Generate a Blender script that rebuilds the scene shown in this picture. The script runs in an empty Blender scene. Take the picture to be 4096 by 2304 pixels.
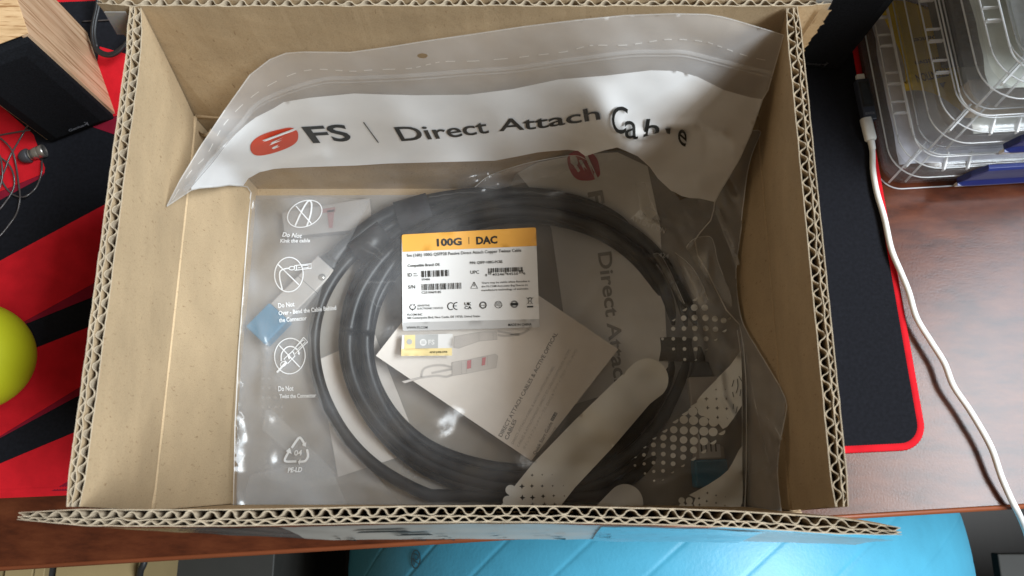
import bpy, bmesh, math, random
import numpy as np
from mathutils import Vector, Matrix, noise
from mathutils.geometry import delaunay_2d_cdt

random.seed(7)
rng = np.random.default_rng(7)
scene = bpy.context.scene
COL = scene.collection
PI = math.pi

# ------------------------------------------------------------------ camera, light, exposure
CAM_H, PITCH, FPX = 0.70, 76.0, 3069.0
cd = bpy.data.cameras.new("camera"); cam = bpy.data.objects.new("camera", cd); COL.objects.link(cam)
cd.sensor_width = 36.0; cd.lens = FPX / 4096 * 36
cam.location = (0, 0, CAM_H); cam.rotation_euler = (math.radians(90 - PITCH), 0, 0)
cd.clip_start = 0.01; cd.clip_end = 50
cd.dof.use_dof = True; cd.dof.focus_distance = 0.64; cd.dof.aperture_fstop = 14
scene.camera = cam

w = bpy.data.worlds.new("World"); scene.world = w; w.use_nodes = True
bg = w.node_tree.nodes["Background"]
bg.inputs[0].default_value = (1.0, 0.87, 0.70, 1); bg.inputs[1].default_value = 0.185

def area_lamp(name, loc, rot, sx, sy, power, col):
    l = bpy.data.lights.new(name, 'AREA'); l.shape = 'RECTANGLE'; l.size = sx; l.size_y = sy
    l.energy = power; l.color = col
    o = bpy.data.objects.new(name, l); COL.objects.link(o); o.location = loc; o.rotation_euler = rot
    return o
# the window on the right: a tall pane of daylight facing the desk
area_lamp("window_light", (2.60, -0.35, 3.45), (0, math.radians(90), 0), 1.90, 3.1, 570, (0.78, 0.90, 1.0))
# added lamp overhead, in place of daylight thrown back by the ceiling
area_lamp("overhead_fill", (1.85, -0.35, 2.9), (0, 0, 0), 1.1, 2.0, 80, (1.0, 0.95, 0.88))

scene.view_settings.view_transform = 'Standard'; scene.view_settings.look = 'None'
scene.view_settings.exposure = 0.0; scene.view_settings.gamma = 1
scene.render.engine = 'CYCLES'
cy = scene.cycles
cy.max_bounces = 10; cy.diffuse_bounces = 4; cy.glossy_bounces = 4; cy.transmission_bounces = 8
cy.transparent_max_bounces = 40; cy.use_denoising = True
cy.caustics_reflective = False; cy.caustics_refractive = False
cy.sample_clamp_indirect = 6

# ------------------------------------------------------------------ measuring: from a point seen in the photo to the place where it stands
_s, _c = math.sin(math.radians(PITCH)), math.cos(math.radians(PITCH))
def P(x, y, z=0.0):
    u, v = x - 2048.0, y - 1152.0
    k = (CAM_H - z) / (FPX * _s + v * _c)
    return Vector((u * k, (FPX * _c - v * _s) * k, z))
def PA(x, y, z):
    x, y, z = np.asarray(x, float), np.asarray(y, float), np.asarray(z, float)
    u, v = x - 2048.0, y - 1152.0
    k = (CAM_H - z) / (FPX * _s + v * _c)
    return np.stack([u * k, (FPX * _c - v * _s) * k, z], -1)
def ZY(py, Y):          # height at which the line of sight through row py meets the plane y = Y
    v = py - 1152.0
    return CAM_H - (FPX * _s + v * _c) * Y / (FPX * _c - v * _s)

# ------------------------------------------------------------------ objects
def link(name, me, mat=None, parent=None, smooth=False):
    o = bpy.data.objects.new(name, me); COL.objects.link(o)
    if mat is not None: me.materials.append(mat)
    if parent is not None: o.parent = parent
    if smooth: me.polygons.foreach_set('use_smooth', [True] * len(me.polygons))
    return o
def tag(o, label=None, cat=None, group=None, kind=None):
    if label: o['label'] = label
    if cat: o['category'] = cat
    if group: o['group'] = group
    if kind: o['kind'] = kind
    return o
def thing(name, label, cat, loc=(0, 0, 0), group=None):
    o = bpy.data.objects.new(name, None); COL.objects.link(o); o.location = (0, 0, 0)
    o.empty_display_size = 0.02
    return tag(o, label, cat, group)
def mesh(name, vs, fs):
    me = bpy.data.meshes.new(name); me.from_pydata([tuple(v) for v in vs], [], [tuple(f) for f in fs]); me.update()
    return me
def obj(name, vs, fs, mat=None, parent=None, smooth=False):
    return link(name, mesh(name, vs, fs), mat, parent, smooth)

class MB:
    def __init__(s): s.v = []; s.f = []
    def add(s, vs, fs):
        b = len(s.v); s.v += [tuple(v) for v in vs]; s.f += [tuple(b + i for i in f) for f in fs]
    def box(s, o, ax, ay, az):     # corner and three edge vectors
        o, ax, ay, az = map(Vector, (o, ax, ay, az))
        p = [o, o + ax, o + ax + ay, o + ay]; q = [a + az for a in p]
        s.add(p + q, [(3, 2, 1, 0), (4, 5, 6, 7), (0, 1, 5, 4), (1, 2, 6, 5), (2, 3, 7, 6), (3, 0, 4, 7)])
    def loft(s, loops, cap0=True, cap1=True, closed=True):
        b = len(s.v); n = len(loops[0])
        for l in loops: s.v += [tuple(p) for p in l]
        for i in range(len(loops) - 1):
            for j in range(n if closed else n - 1):
                k = (j + 1) % n
                s.f.append((b + i * n + j, b + i * n + k, b + (i + 1) * n + k, b + (i + 1) * n + j))
        if cap0: s.f.append(tuple(b + j for j in reversed(range(n))))
        if cap1: s.f.append(tuple(b + (len(loops) - 1) * n + j for j in range(n)))
    def tube(s, pts, r, n=10, taper=None, flat=None):
        pts = [Vector(p) for p in pts]; loops = []; nrm = None
        for i, p in enumerate(pts):
            t = (pts[min(i + 1, len(pts) - 1)] - pts[max(i - 1, 0)]).normalized()
            if nrm is None:
                nrm = t.orthogonal() if abs(t.z) > .9 else Vector((0, 0, 1)) - t * t.z
            nrm = (nrm - t * nrm.dot(t)).normalized(); b = t.cross(nrm)
            rr = r if taper is None else r * taper(i / (len(pts) - 1))
            fl = flat or 1
            loops.append([p + nrm * (math.cos(a) * rr * fl) + b * (math.sin(a) * rr) for a in [2 * PI * k / n for k in range(n)]])
        s.loft(loops)
    def build(s, name, mat=None, parent=None, smooth=False, bevel=0, seg=2):
        o = obj(name, s.v, s.f, mat, parent, smooth)
        if bevel:
            m = o.modifiers.new('bevel', 'BEVEL'); m.width = bevel; m.segments = seg; m.limit_method = 'ANGLE'
        return o
def smooth_line(pts, n=8, closed=False):
    p = np.array([list(a) for a in pts], float); out = []; m = len(p)
    for i in range(m if closed else m - 1):
        a, b = p[i], p[(i + 1) % m]
        z0 = p[i - 1] if (closed or i > 0) else 2 * a - b
        z1 = p[(i + 2) % m] if (closed or i < m - 2) else 2 * b - a
        for k in range(n):
            t = k / n
            out.append(.5 * ((2 * a) + (b - z0) * t + (2 * z0 - 5 * a + 4 * b - z1) * t * t + (3 * a - z0 - 3 * b + z1) * t ** 3))
    if not closed: out.append(p[-1])
    return np.array(out)

# ------------------------------------------------------------------ materials
def new_mat(name):
    m = bpy.data.materials.new(name); m.use_nodes = True
    nt = m.node_tree
    for n in list(nt.nodes): nt.nodes.remove(n)
    out = nt.nodes.new('ShaderNodeOutputMaterial')
    return m, nt, out
def node(nt, t, **kw):
    n = nt.nodes.new(t)
    for k, v in kw.items():
        if k.startswith('i_'):
            n.inputs[k[2:].replace('_', ' ')].default_value = v
        else: setattr(n, k, v)
    return n
def texco(nt, scale=(1, 1, 1), rot=(0, 0, 0)):
    tc = nt.nodes.new('ShaderNodeTexCoord'); mp = nt.nodes.new('ShaderNodeMapping')
    mp.inputs['Scale'].default_value = scale; mp.inputs['Rotation'].default_value = rot
    nt.links.new(tc.outputs['Object'], mp.inputs['Vector'])
    return mp.outputs['Vector']
def noise_tex(nt, vec, scale, detail=4, rough=.55):
    n = node(nt, 'ShaderNodeTexNoise'); n.inputs['Scale'].default_value = scale
    n.inputs['Detail'].default_value = detail; n.inputs['Roughness'].default_value = rough
    nt.links.new(vec, n.inputs['Vector']); return n.outputs['Fac']
def ramp(nt, fac, stops):
    r = node(nt, 'ShaderNodeValToRGB'); el = r.color_ramp.elements
    while len(el) < len(stops): el.new(0.5)
    for e, (p, c) in zip(el, stops):
        e.position = p; e.color = (*c, 1) if len(c) == 3 else c
    nt.links.new(fac, r.inputs['Fac']); return r.outputs['Color']
def bump(nt, h, strength, dist=.001, prev=None):
    b = node(nt, 'ShaderNodeBump'); b.inputs['Strength'].default_value = strength; b.inputs['Distance'].default_value = dist
    nt.links.new(h, b.inputs['Height'])
    if prev is not None: nt.links.new(prev, b.inputs['Normal'])
    return b.outputs['Normal']
def simple(name, col, rough=.5, spec=.5, var=.12, scale=60, metal=0, bmp=0, bscale=400, coat=0, sheen=0, det=4, stretch=(1, 1, 1)):
    m, nt, out = new_mat(name)
    b = node(nt, 'ShaderNodeBsdfPrincipled')
    b.inputs['Roughness'].default_value = rough; b.inputs['Specular IOR Level'].default_value = spec
    b.inputs['Metallic'].default_value = metal; b.inputs['Coat Weight'].default_value = coat
    b.inputs['Sheen Weight'].default_value = sheen
    v = texco(nt, stretch)
    c0 = tuple(max(0, c * (1 - var)) for c in col); c1 = tuple(min(1, c * (1 + var)) for c in col)
    nt.links.new(ramp(nt, noise_tex(nt, v, scale, det), [(.3, c0), (.7, c1)]), b.inputs['Base Color'])
    if bmp: nt.links.new(bump(nt, noise_tex(nt, v, bscale, 3), bmp, .0006), b.inputs['Normal'])
    nt.links.new(b.outputs[0], out.inputs[0])
    return m

def cardboard(name, col):
    m, nt, out = new_mat(name)
    b = node(nt, 'ShaderNodeBsdfPrincipled'); b.inputs['Roughness'].default_value = .85; b.inputs['Specular IOR Level'].default_value = .2
    v = texco(nt)
    big = noise_tex(nt, v, 22, 4); fine = noise_tex(nt, v, 900, 3, .7)
    fib = noise_tex(nt, texco(nt, (1, 1, .25)), 520, 2, .6)
    c = ramp(nt, big, [(.3, tuple(x * .90 for x in col)), (.7, tuple(min(1, x * 1.08) for x in col))])
    mix = node(nt, 'ShaderNodeMix', data_type='RGBA', blend_type='MULTIPLY'); mix.inputs['Factor'].default_value = .55
    nt.links.new(c, mix.inputs['A']); nt.links.new(ramp(nt, fine, [(.30, (.70, .66, .60)), (.52, (1, 1, 1))]), mix.inputs['B'])
    mix2 = node(nt, 'ShaderNodeMix', data_type='RGBA', blend_type='MULTIPLY'); mix2.inputs['Factor'].default_value = .8
    nt.links.new(mix.outputs['Result'], mix2.inputs['A']); nt.links.new(ramp(nt, fib, [(.24, (.55, .47, .38)), (.36, (1, 1, 1))]), mix2.inputs['B'])
    nt.links.new(mix2.outputs['Result'], b.inputs['Base Color'])
    nt.links.new(bump(nt, fine, .4, .0004, bump(nt, big, .4, .003)), b.inputs['Normal'])
    nt.links.new(b.outputs[0], out.inputs[0])
    return m

def film(name, col, haze, gloss=.5, rough=.12, transl=.5, tint=(1, 1, 1), bmp=.25, bscale=60, vary=.15):
    """clear plastic: see-through, with a milky share and a sheen"""
    m, nt, out = new_mat(name)
    v = texco(nt)
    tr = node(nt, 'ShaderNodeBsdfTransparent'); tr.inputs[0].default_value = (*tint, 1)
    df = node(nt, 'ShaderNodeBsdfDiffuse'); df.inputs[0].default_value = (*col, 1)
    tl = node(nt, 'ShaderNodeBsdfTranslucent'); tl.inputs[0].default_value = (*col, 1)
    dm = node(nt, 'ShaderNodeMixShader'); dm.inputs[0].default_value = transl
    nt.links.new(df.outputs[0], dm.inputs[1]); nt.links.new(tl.outputs[0], dm.inputs[2])
    hm = node(nt, 'ShaderNodeMixShader')
    mr = node(nt, 'ShaderNodeMapRange'); mr.inputs['To Min'].default_value = max(0, haze - vary * haze); mr.inputs['To Max'].default_value = min(1, haze + vary * haze)
    mr.inputs['From Min'].default_value = .3; mr.inputs['From Max'].default_value = .7
    nt.links.new(noise_tex(nt, v, 14, 4), mr.inputs['Value']); nt.links.new(mr.outputs[0], hm.inputs[0])
    nt.links.new(tr.outputs[0], hm.inputs[1]); nt.links.new(dm.outputs[0], hm.inputs[2])
    gl = node(nt, 'ShaderNodeBsdfGlossy'); gl.inputs['Roughness'].default_value = rough
    # reflectance of a thin sheet, the same from either side
    ge = node(nt, 'ShaderNodeNewGeometry'); dt = node(nt, 'ShaderNodeVectorMath', operation='DOT_PRODUCT')
    nt.links.new(ge.outputs['Incoming'], dt.inputs[0]); nt.links.new(ge.outputs['Normal'], dt.inputs[1])
    def mth(op, x, y):
        q = node(nt, 'ShaderNodeMath', operation=op)
        for i, s_ in enumerate((x, y)):
            if isinstance(s_, (int, float)): q.inputs[i].default_value = s_
            else: nt.links.new(s_, q.inputs[i])
        return q.outputs[0]
    p5 = mth('POWER', mth('SUBTRACT', 1.0, mth('ABSOLUTE', dt.outputs['Value'], 0)), 5.0)
    ml = node(nt, 'ShaderNodeMath', operation='MULTIPLY'); ml.inputs[1].default_value = gloss; ml.use_clamp = True
    nt.links.new(mth('ADD', mth('MULTIPLY', p5,   .90), .045), ml.inputs[0])
    if bmp:
        nm = bump(nt, noise_tex(nt, v, bscale, 3), bmp, .004)
        nt.links.new(nm, gl.inputs['Normal'])
    gm = node(nt, 'ShaderNodeMixShader')
    nt.links.new(ml.outputs[0], gm.inputs[0]); nt.links.new(hm.outputs[0], gm.inputs[1]); nt.links.new(gl.outputs[0], gm.inputs[2])
    nt.links.new(gm.outputs[0], out.inputs[0])
    return m

def wood(name, dark, mid, light, scale, stretch, rough=.5, coat=0, rot=(0, 0, 0), bmp=.1, orange=0, spec=.5, pores=None):
    m, nt, out = new_mat(name)
    b = node(nt, 'ShaderNodeBsdfPrincipled'); b.inputs['Roughness'].default_value = rough
    b.inputs['Coat Weight'].default_value = coat; b.inputs['Coat Roughness'].default_value = rough * .7
    b.inputs['Specular IOR Level'].default_value = spec
    v = texco(nt, stretch, rot)
    g = noise_tex(nt, v, scale, 7, .62)
    big = noise_tex(nt, texco(nt, (1, 1, 1), rot), 9, 4)
    c = ramp(nt, g, [(.28, dark), (.5, mid), (.74, light)])
    mix = node(nt, 'ShaderNodeMix', data_type='RGBA', blend_type='MULTIPLY'); mix.inputs['Factor'].default_value = .7
    nt.links.new(c, mix.inputs['A']); nt.links.new(ramp(nt, big, [(.3, (.62, .58, .56)), (.65, (1.0, 1.0, 1.0))]), mix.inputs['B'])
    col = mix.outputs['Result']
    if pores:
        m2 = node(nt, 'ShaderNodeMix', data_type='RGBA', blend_type='MULTIPLY'); m2.inputs['Factor'].default_value = .8
        nt.links.new(col, m2.inputs['A'])
        nt.links.new(ramp(nt, noise_tex(nt, texco(nt, pores[1], rot), pores[0], 3, .6), [(.34, (.45, .30, .18)), (.46, (1, 1, 1))]), m2.inputs['B'])
        col = m2.outputs['Result']
    nt.links.new(col, b.inputs['Base Color'])
    n = bump(nt, g, bmp, .0005)
    if orange: n = bump(nt, noise_tex(nt, texco(nt), 520, 2), orange, .0009, n)
    nt.links.new(n, b.inputs['Normal'])
    if coat: nt.links.new(n, b.inputs['Coat Normal'])
    nt.links.new(b.outputs[0], out.inputs[0])
    return m

M = {}
M['kraft'] = cardboard('kraft_liner', (.465, .340, .205))
M['kraft_edge'] = cardboard('kraft_fluting', (.39, .315, .225))
M['desk'] = wood('red_brown_laminate', (.036, .010, .005), (.084, .022, .009), (.125, .036, .014), 26, (1, 3.2, 1), .22, .0, (0, 0, .04), .04, .07, .22)
M['desk_edge'] = simple('orange_brown_edging', (.20, .052, .018), .4, .5, .2, 60, stretch=(.2, 1, 1))
M['mat_black'] = simple('black_cloth', (.0075, .0078, .0105), .95, .12, .25, 300, bmp=.25, bscale=1500, sheen=.05)
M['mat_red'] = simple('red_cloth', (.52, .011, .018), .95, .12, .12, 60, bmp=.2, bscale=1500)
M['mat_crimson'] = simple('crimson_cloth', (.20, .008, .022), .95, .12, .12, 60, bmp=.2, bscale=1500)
M['film'] = film('clear_bag_film', (.82, .82, .84), .115, .60, .21, .35, (.97, .965, .95), .14, 50, .7)
M['film_top'] = film('cloudy_header_film', (.82, .80, .79), .50, .7, .18, .35, (1, 1, 1), .12, 40)
M['film_fold'] = film('doubled_film', (.84, .82, .78), .20, 1.0, .18, .35, (.98, .975, .96), .6, 30, .5)
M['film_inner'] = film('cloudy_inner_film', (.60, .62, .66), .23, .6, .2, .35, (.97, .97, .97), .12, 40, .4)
M['film_back'] = film('back_film', (.72, .70, .68), .16, .3, .2, .3, (.95, .95, .94), .2, 60)
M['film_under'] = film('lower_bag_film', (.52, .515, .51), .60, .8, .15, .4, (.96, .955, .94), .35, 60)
M['zip'] = film('zip_strip', (.85, .84, .83), .42, .9, .12, .35, (1, 1, 1), .2, 40)
M['film_edge'] = film('film_cut_edge', (.92, .91, .88), .75, .8, .2, .4, (1, 1, 1), 0)
M['ink_white'] = simple('white_ink', (.74, .73, .72), .65, .2, .03, 30)
M['ink_cream'] = simple('pale_ink', (.66, .655, .62), .42, .5, .03, 30)
M['ink_white_thin'] = film('thin_white_ink', (.86, .86, .86), .82, .5, .3, .25, (1, 1, 1), 0)
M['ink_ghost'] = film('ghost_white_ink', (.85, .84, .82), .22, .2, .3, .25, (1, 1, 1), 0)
M['ink_black'] = simple('black_ink', (.018, .019, .018), .45, .5, .1, 40)
M['ink_grey'] = simple('grey_ink', (.20, .20, .20), .6, .3, .1, 40)
M['ink_red'] = simple('red_orange_ink', (.62, .058, .018), .45, .5, .05, 40)
M['ink_pink'] = simple('faded_red_ink', (.42, .05, .07), .6, .3, .05, 40)
M['label_white'] = simple('label_paper', (.71, .70, .685), .5, .4, .02, 30)
M['label_orange'] = simple('label_orange', (.80, .40, .075), .5, .4, .03, 30)
M['label_grey'] = simple('label_grey', (.46, .45, .44), .5, .4, .03, 30)
M['gold'] = simple('gold_foil', (.74, .60, .30), .35, .5, .10, 60)
M['silver'] = simple('silver_foil', (.42, .42, .41), .4, .5, .08, 60)
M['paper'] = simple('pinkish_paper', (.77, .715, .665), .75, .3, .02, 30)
M['paper_hazed'] = simple('hazed_paper', (.60, .545, .50), .75, .3, .02, 30)  # paper colour dulled in place of haze from the films above
M['cable_black'] = simple('cable_jacket', (.006, .006, .0075), .42, .38, .2, 80, bmp=.1, bscale=900)
M['braid'] = simple('braided_sleeve', (.022, .023, .028), .75, .3, .5, 900)
M['velcro'] = simple('velcro_strap', (.10, .095, .088), .9, .2, .4, 800)
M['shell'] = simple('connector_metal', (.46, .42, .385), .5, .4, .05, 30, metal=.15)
M['shell_hazed'] = simple('hazed_connector_metal', (.34, .31, .285), .6, .3, .05, 30)  # haze of the film over the plug is put into this greyer colour
M['cap_blue'] = simple('blue_dust_cap', (.010, .165, .300), .5, .5, .06, 30)
M['oak'] = wood('oak_veneer', (.48, .29, .16), (.66, .44, .27), (.78, .57, .38), 26, (6, 6, .35), .45, 0, (0, 0, .3), .1, 0, .4, (70, (4.5, 4.5, .16)))
M['oak_top'] = wood('oak_top_veneer', (.42, .25, .115), (.60, .39, .205), (.70, .48, .27), 30, (1, 5, 1), .45, 0, (0, 0, .3), .1, 0, .4, (90, (.4, 4.5, 1)))
M['grille'] = simple('speaker_cloth', (.006, .0065, .008), .95, .15, .5, 700, bmp=.3, bscale=2200)
M['badge'] = simple('chrome_badge', (.24, .25, .28), .3, .5, .1, 60, metal=.2)
M['badge_dim'] = simple('dim_badge', (.10, .10, .11), .4, .5, .1, 60, metal=.5)
M['rubber'] = simple('black_rubber', (.012, .012, .013), .5, .5, .1, 60)
M['rubber_grey'] = simple('grey_silicone', (.045, .044, .048), .5, .5, .1, 60)
M['wire'] = simple('smoky_wire', (.06, .052, .050), .28, .6, .2, 100)
M['alu'] = simple('brushed_aluminium', (.50, .47, .43), .3, .5, .1, 200, metal=.9)
M['yellow_ball'] = simple('yellow_green_rubber', (.50, .52, .014), .5, .5, .04, 12)
M['gym_blue'] = simple('blue_vinyl', (.065, .320, .47), .42, .45, .05, 40, bmp=.35, bscale=260)
M['gym_ink'] = simple('faded_print', (.05, .10, .12), .5, .4, .1, 60)
M['case'] = film('milky_polypropylene', (.98, .99, 1.0), .095, .8, .22, .5, (.985, .99, .99), .15, 40, .1)
M['case_tray'] = film('milky_tray_plastic', (.97, .985, 1.0), .045, .45, .22, .5, (.99, .995, 1.0), .15, 40, .1)
M['case_edge'] = film('thick_polypropylene', (.88, .90, .92), .62, .8, .2, .4, (1, 1, 1), 0)
M['latch'] = simple('navy_plastic', (.012, .022, .13), .35, .5, .05, 40)
M['white_plastic'] = simple('white_plastic', (.80, .79, .76), .38, .5, .03, 30)
M['cord_white'] = simple('white_cord', (.78, .77, .74), .4, .5, .03, 30)
M['navy_grey'] = simple('dark_slate_plastic', (.030, .036, .055), .45, .5, .08, 40)
M['screen'] = simple('blank_screen', (.030, .036, .044), .12, .5, .05, 40)
M['yellow_bag'] = simple('yellow_bag', (.90, .62, .012), .35, .5, .05, 30)
M['dark_parts'] = simple('dark_parts', (.05, .055, .06), .6, .4, .4, 60)
M['beige_parts'] = simple('beige_parts', (.50, .44, .36), .6, .4, .3, 40)
M['lilac_stuff'] = simple('lilac_grey_film', (.56, .56, .64), .5, .5, .3, 30)
M['grey_stuff'] = simple('pale_grey_film', (.52, .53, .50), .5, .5, .3, 30)
M['green_stuff'] = simple('pale_green_film', (.70, .73, .67), .5, .5, .25, 30)
M['tape_clear'] = film('parcel_tape', (.62, .62, .60), .42, 1.3, .12, .3, (.96, .96, .95), .5, 90)
M['tape_print'] = film('printed_tape', (.60, .575, .52), .92, .8, .14, .1, (1, 1, 1), .3, 60)
M['tape_reflection'] = film('tape_blue_reflection', (.30, .52, .70), .80, 1.6, .14, .1, (1, 1, 1), .3, 60)  # the blue ball's reflection, painted in as the tape's tint
M['floor'] = simple('dark_floorboards', (.020, .016, .013), .5, .4, .5, 12, stretch=(1, .15, 1))
M['tan_board'] = simple('tan_board', (.26, .19, .09), .6, .3, .06, 20)
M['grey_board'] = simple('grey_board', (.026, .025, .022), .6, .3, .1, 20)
M['dark_metal'] = simple('dark_metal', (.02, .02, .022), .4, .5, .1, 40)

# ------------------------------------------------------------------ thin surfaces and print
def inside(px, py, poly):
    r = np.zeros(len(px), bool); q = np.asarray(poly, float); j = len(q) - 1
    for i in range(len(q)):
        xi, yi = q[i]; xj, yj = q[j]
        with np.errstate(divide='ignore', invalid='ignore'):
            r ^= ((yi > py) != (yj > py)) & (px < (xj - xi) * (py - yi) / (yj - yi + 1e-12) + xi)
        j = i
    return r
def densify(poly, step, closed=True):
    out = []; n = len(poly)
    for i in range(n if closed else n - 1):
        a = np.array(poly[i], float); b = np.array(poly[(i + 1) % n], float)
        k = max(1, int(np.linalg.norm(b - a) / step))
        out += [a + (b - a) * t / k for t in range(k)]
    if not closed: out.append(np.array(poly[-1], float))
    return out
def sheet(name, poly, zf, mat, parent, step=24, holes=(), eps=0.0, smooth=True):
    """a thin sheet with the given outline, bent over the surface zf"""
    loops = [densify(poly, step)] + [densify(h, step) for h in holes]
    pts = []; edges = []
    for l in loops:
        b = len(pts); pts += [(p[0], p[1]) for p in l]
        edges += [(b + i, b + (i + 1) % len(l)) for i in range(len(l))]
    q = np.array(poly, float)
    gx, gy = np.meshgrid(np.arange(q[:, 0].min(), q[:, 0].max(), step), np.arange(q[:, 1].min(), q[:, 1].max(), step))
    gx = gx.ravel() + np.where((np.arange(gx.size) // max(1, gx.shape[1])) % 2, step / 2, 0); gy = gy.ravel()
    keep = inside(gx, gy, poly)
    for h in holes: keep &= ~inside(gx, gy, h)
    lp = np.array(pts)
    gx, gy = gx[keep], gy[keep]
    if len(gx):
        d = np.full(len(gx), 1e9)
        for i in range(0, len(lp), 200):
            s = lp[i:i + 200]
            d = np.minimum(d, ((gx[:, None] - s[None, :, 0]) ** 2 + (gy[:, None] - s[None, :, 1]) ** 2).min(1))
        k2 = d > (step * .45) ** 2
        pts += list(zip(gx[k2], gy[k2]))
    r = delaunay_2d_cdt([Vector(p) for p in pts], edges, [], 0, 1e-4)
    co = np.array([(v.x, v.y) for v in r[0]]); fs = np.array([f for f in r[2] if len(f) == 3])
    cen = co[fs].mean(1)
    k = inside(cen[:, 0], cen[:, 1], poly)
    for h in holes: k &= ~inside(cen[:, 0], cen[:, 1], h)
    fs = fs[k]
    vs = PA(co[:, 0], co[:, 1], zf(co[:, 0], co[:, 1]) + eps)
    a, b2, c = vs[fs[:, 0]], vs[fs[:, 1]], vs[fs[:, 2]]
    nz = np.cross(b2 - a, c - a); toward = (nz * (np.array([0, 0, CAM_H]) - a)).sum(1) < 0
    fs[toward] = fs[toward][:, ::-1]
    return obj(name, vs, fs.tolist(), mat, parent, smooth)

def strip_on(mb, line, width, zf, eps, closed=False, sm=6, dash=None):
    """a printed stroke lying on zf"""
    l = smooth_line(line, sm, closed) if sm else np.array(line, float)
    if closed: l = np.vstack([l, l[:1]])
    t = np.gradient(l, axis=0); t /= np.linalg.norm(t, axis=1)[:, None] + 1e-9
    nrm = np.stack([-t[:, 1], t[:, 0]], 1) * width / 2
    a, b = l + nrm, l - nrm
    z = zf(l[:, 0], l[:, 1]) + eps
    A, B = PA(a[:, 0], a[:, 1], zf(a[:, 0], a[:, 1]) + eps), PA(b[:, 0], b[:, 1], zf(b[:, 0], b[:, 1]) + eps)
    n = len(l)
    fs = [(i, i + 1, n + i + 1, n + i) for i in range(n - 1) if not dash or (i // dash) % 2 == 0]
    mb.add(list(A) + list(B), fs)
def fan_on(mb, poly, zf, eps):
    p = np.array(poly, float); c = p.mean(0); q = np.vstack([p, c])
    n = len(p)
    mb.add(list(PA(q[:, 0], q[:, 1], zf(q[:, 0], q[:, 1]) + eps)), [(i, (i + 1) % n, n) for i in range(n)])
def disc(cx, cy, rx, ry=None, rot=0, n=20):
    ry = ry or rx; a = np.arange(n) * 2 * PI / n; c, s = math.cos(rot), math.sin(rot)
    x, y = np.cos(a) * rx, np.sin(a) * ry
    return np.stack([cx + x * c - y * s, cy + x * s + y * c], 1)

_cache = {}
def glyphs(text, bold=0.0, shear=0.0, res=4):
    key = (text, bold, shear, res)
    if key not in _cache:
        c = bpy.data.curves.new('lettering_outline', 'FONT'); c.body = text; c.size = 1; c.resolution_u = res; c.offset = bold; c.shear = shear; c.fill_mode = 'FRONT'
        o = bpy.data.objects.new('lettering_outline', c); COL.objects.link(o)
        bpy.context.view_layer.update()
        me = bpy.data.meshes.new_from_object(o.evaluated_get(bpy.context.evaluated_depsgraph_get()))
        v = np.array([x.co[:2] for x in me.vertices]).reshape(-1, 2); f = [tuple(p.vertices) for p in me.polygons]
        bpy.data.objects.remove(o); bpy.data.curves.remove(c); bpy.data.meshes.remove(me)
        _cache[key] = (v, f)
    return _cache[key]
CAP = glyphs('H')[0][:, 1].max()
def write(mb, text, knots, zf, eps, bold=0.0, shear=0.0, cut=None, res=4):
    """lay lettering along knots (t, baseline x, y, up x, up y), bent over zf"""
    v, f = glyphs(text, bold, shear, res)
    if not len(v): return
    x0, x1 = v[:, 0].min(), v[:, 0].max(); t = (v[:, 0] - x0) / (x1 - x0 + 1e-9); h = v[:, 1] / CAP
    if cut is not None: h = np.clip(h, cut[0] + cut[2] * t, cut[1])
    k = np.array(knots, float)
    ip = lambda c: np.interp(t, k[:, 0], k[:, c])
    x = ip(1) + ip(3) * h; y = ip(2) + ip(4) * h
    mb.add(list(PA(x, y, zf(x, y) + eps)), [q[::-1] for q in f] if False else f)
def line2(x0, y0, x1, y1, cap, slant=0.0):
    """knots for a straight line of lettering: baseline ends and cap height"""
    d = np.array([x1 - x0, y1 - y0], float); d /= np.linalg.norm(d); u = np.array([d[1], -d[0]]) * cap + d * slant
    return [(0, x0, y0, u[0], u[1]), (1, x1, y1, u[0], u[1])]
def logo_mark(mbs, c, ax, ay, zf, eps):
    """a leaf-shaped emblem with three pale bars; c centre, ax / ay half axes as vectors"""
    c, ax, ay = map(lambda a: np.array(a, float), (c, ax, ay))
    T = lambda p: np.array([c + ax * q[0] + ay * q[1] for q in p])
    body = [(-.98, -.55), (-.98, -.05), (-.85, .40), (-.55, .75), (-.15, .93), (.35, .98), (.80, .92), (1.0, .5), (.98, 0), (.85, -.45), (.55, -.75), (.1, -.93), (-.4, -1.0), (-.8, -.9)]
    fan_on(mbs[0], smooth_line(T(body), 4, True), zf, eps)
    for (a, b, d, e) in ((-.62, .22, .98, .70), (-.35, -.18, .55, .18), (-.12, -.55, .38, -.32)):
        w = .10
        q = [(a, b - w), (a - .06, b), (a, b + w), (d, e + w), (d + .06, e), (d, e - w)]
        fan_on(mbs[1], T(q), zf, eps + .0002)

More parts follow.
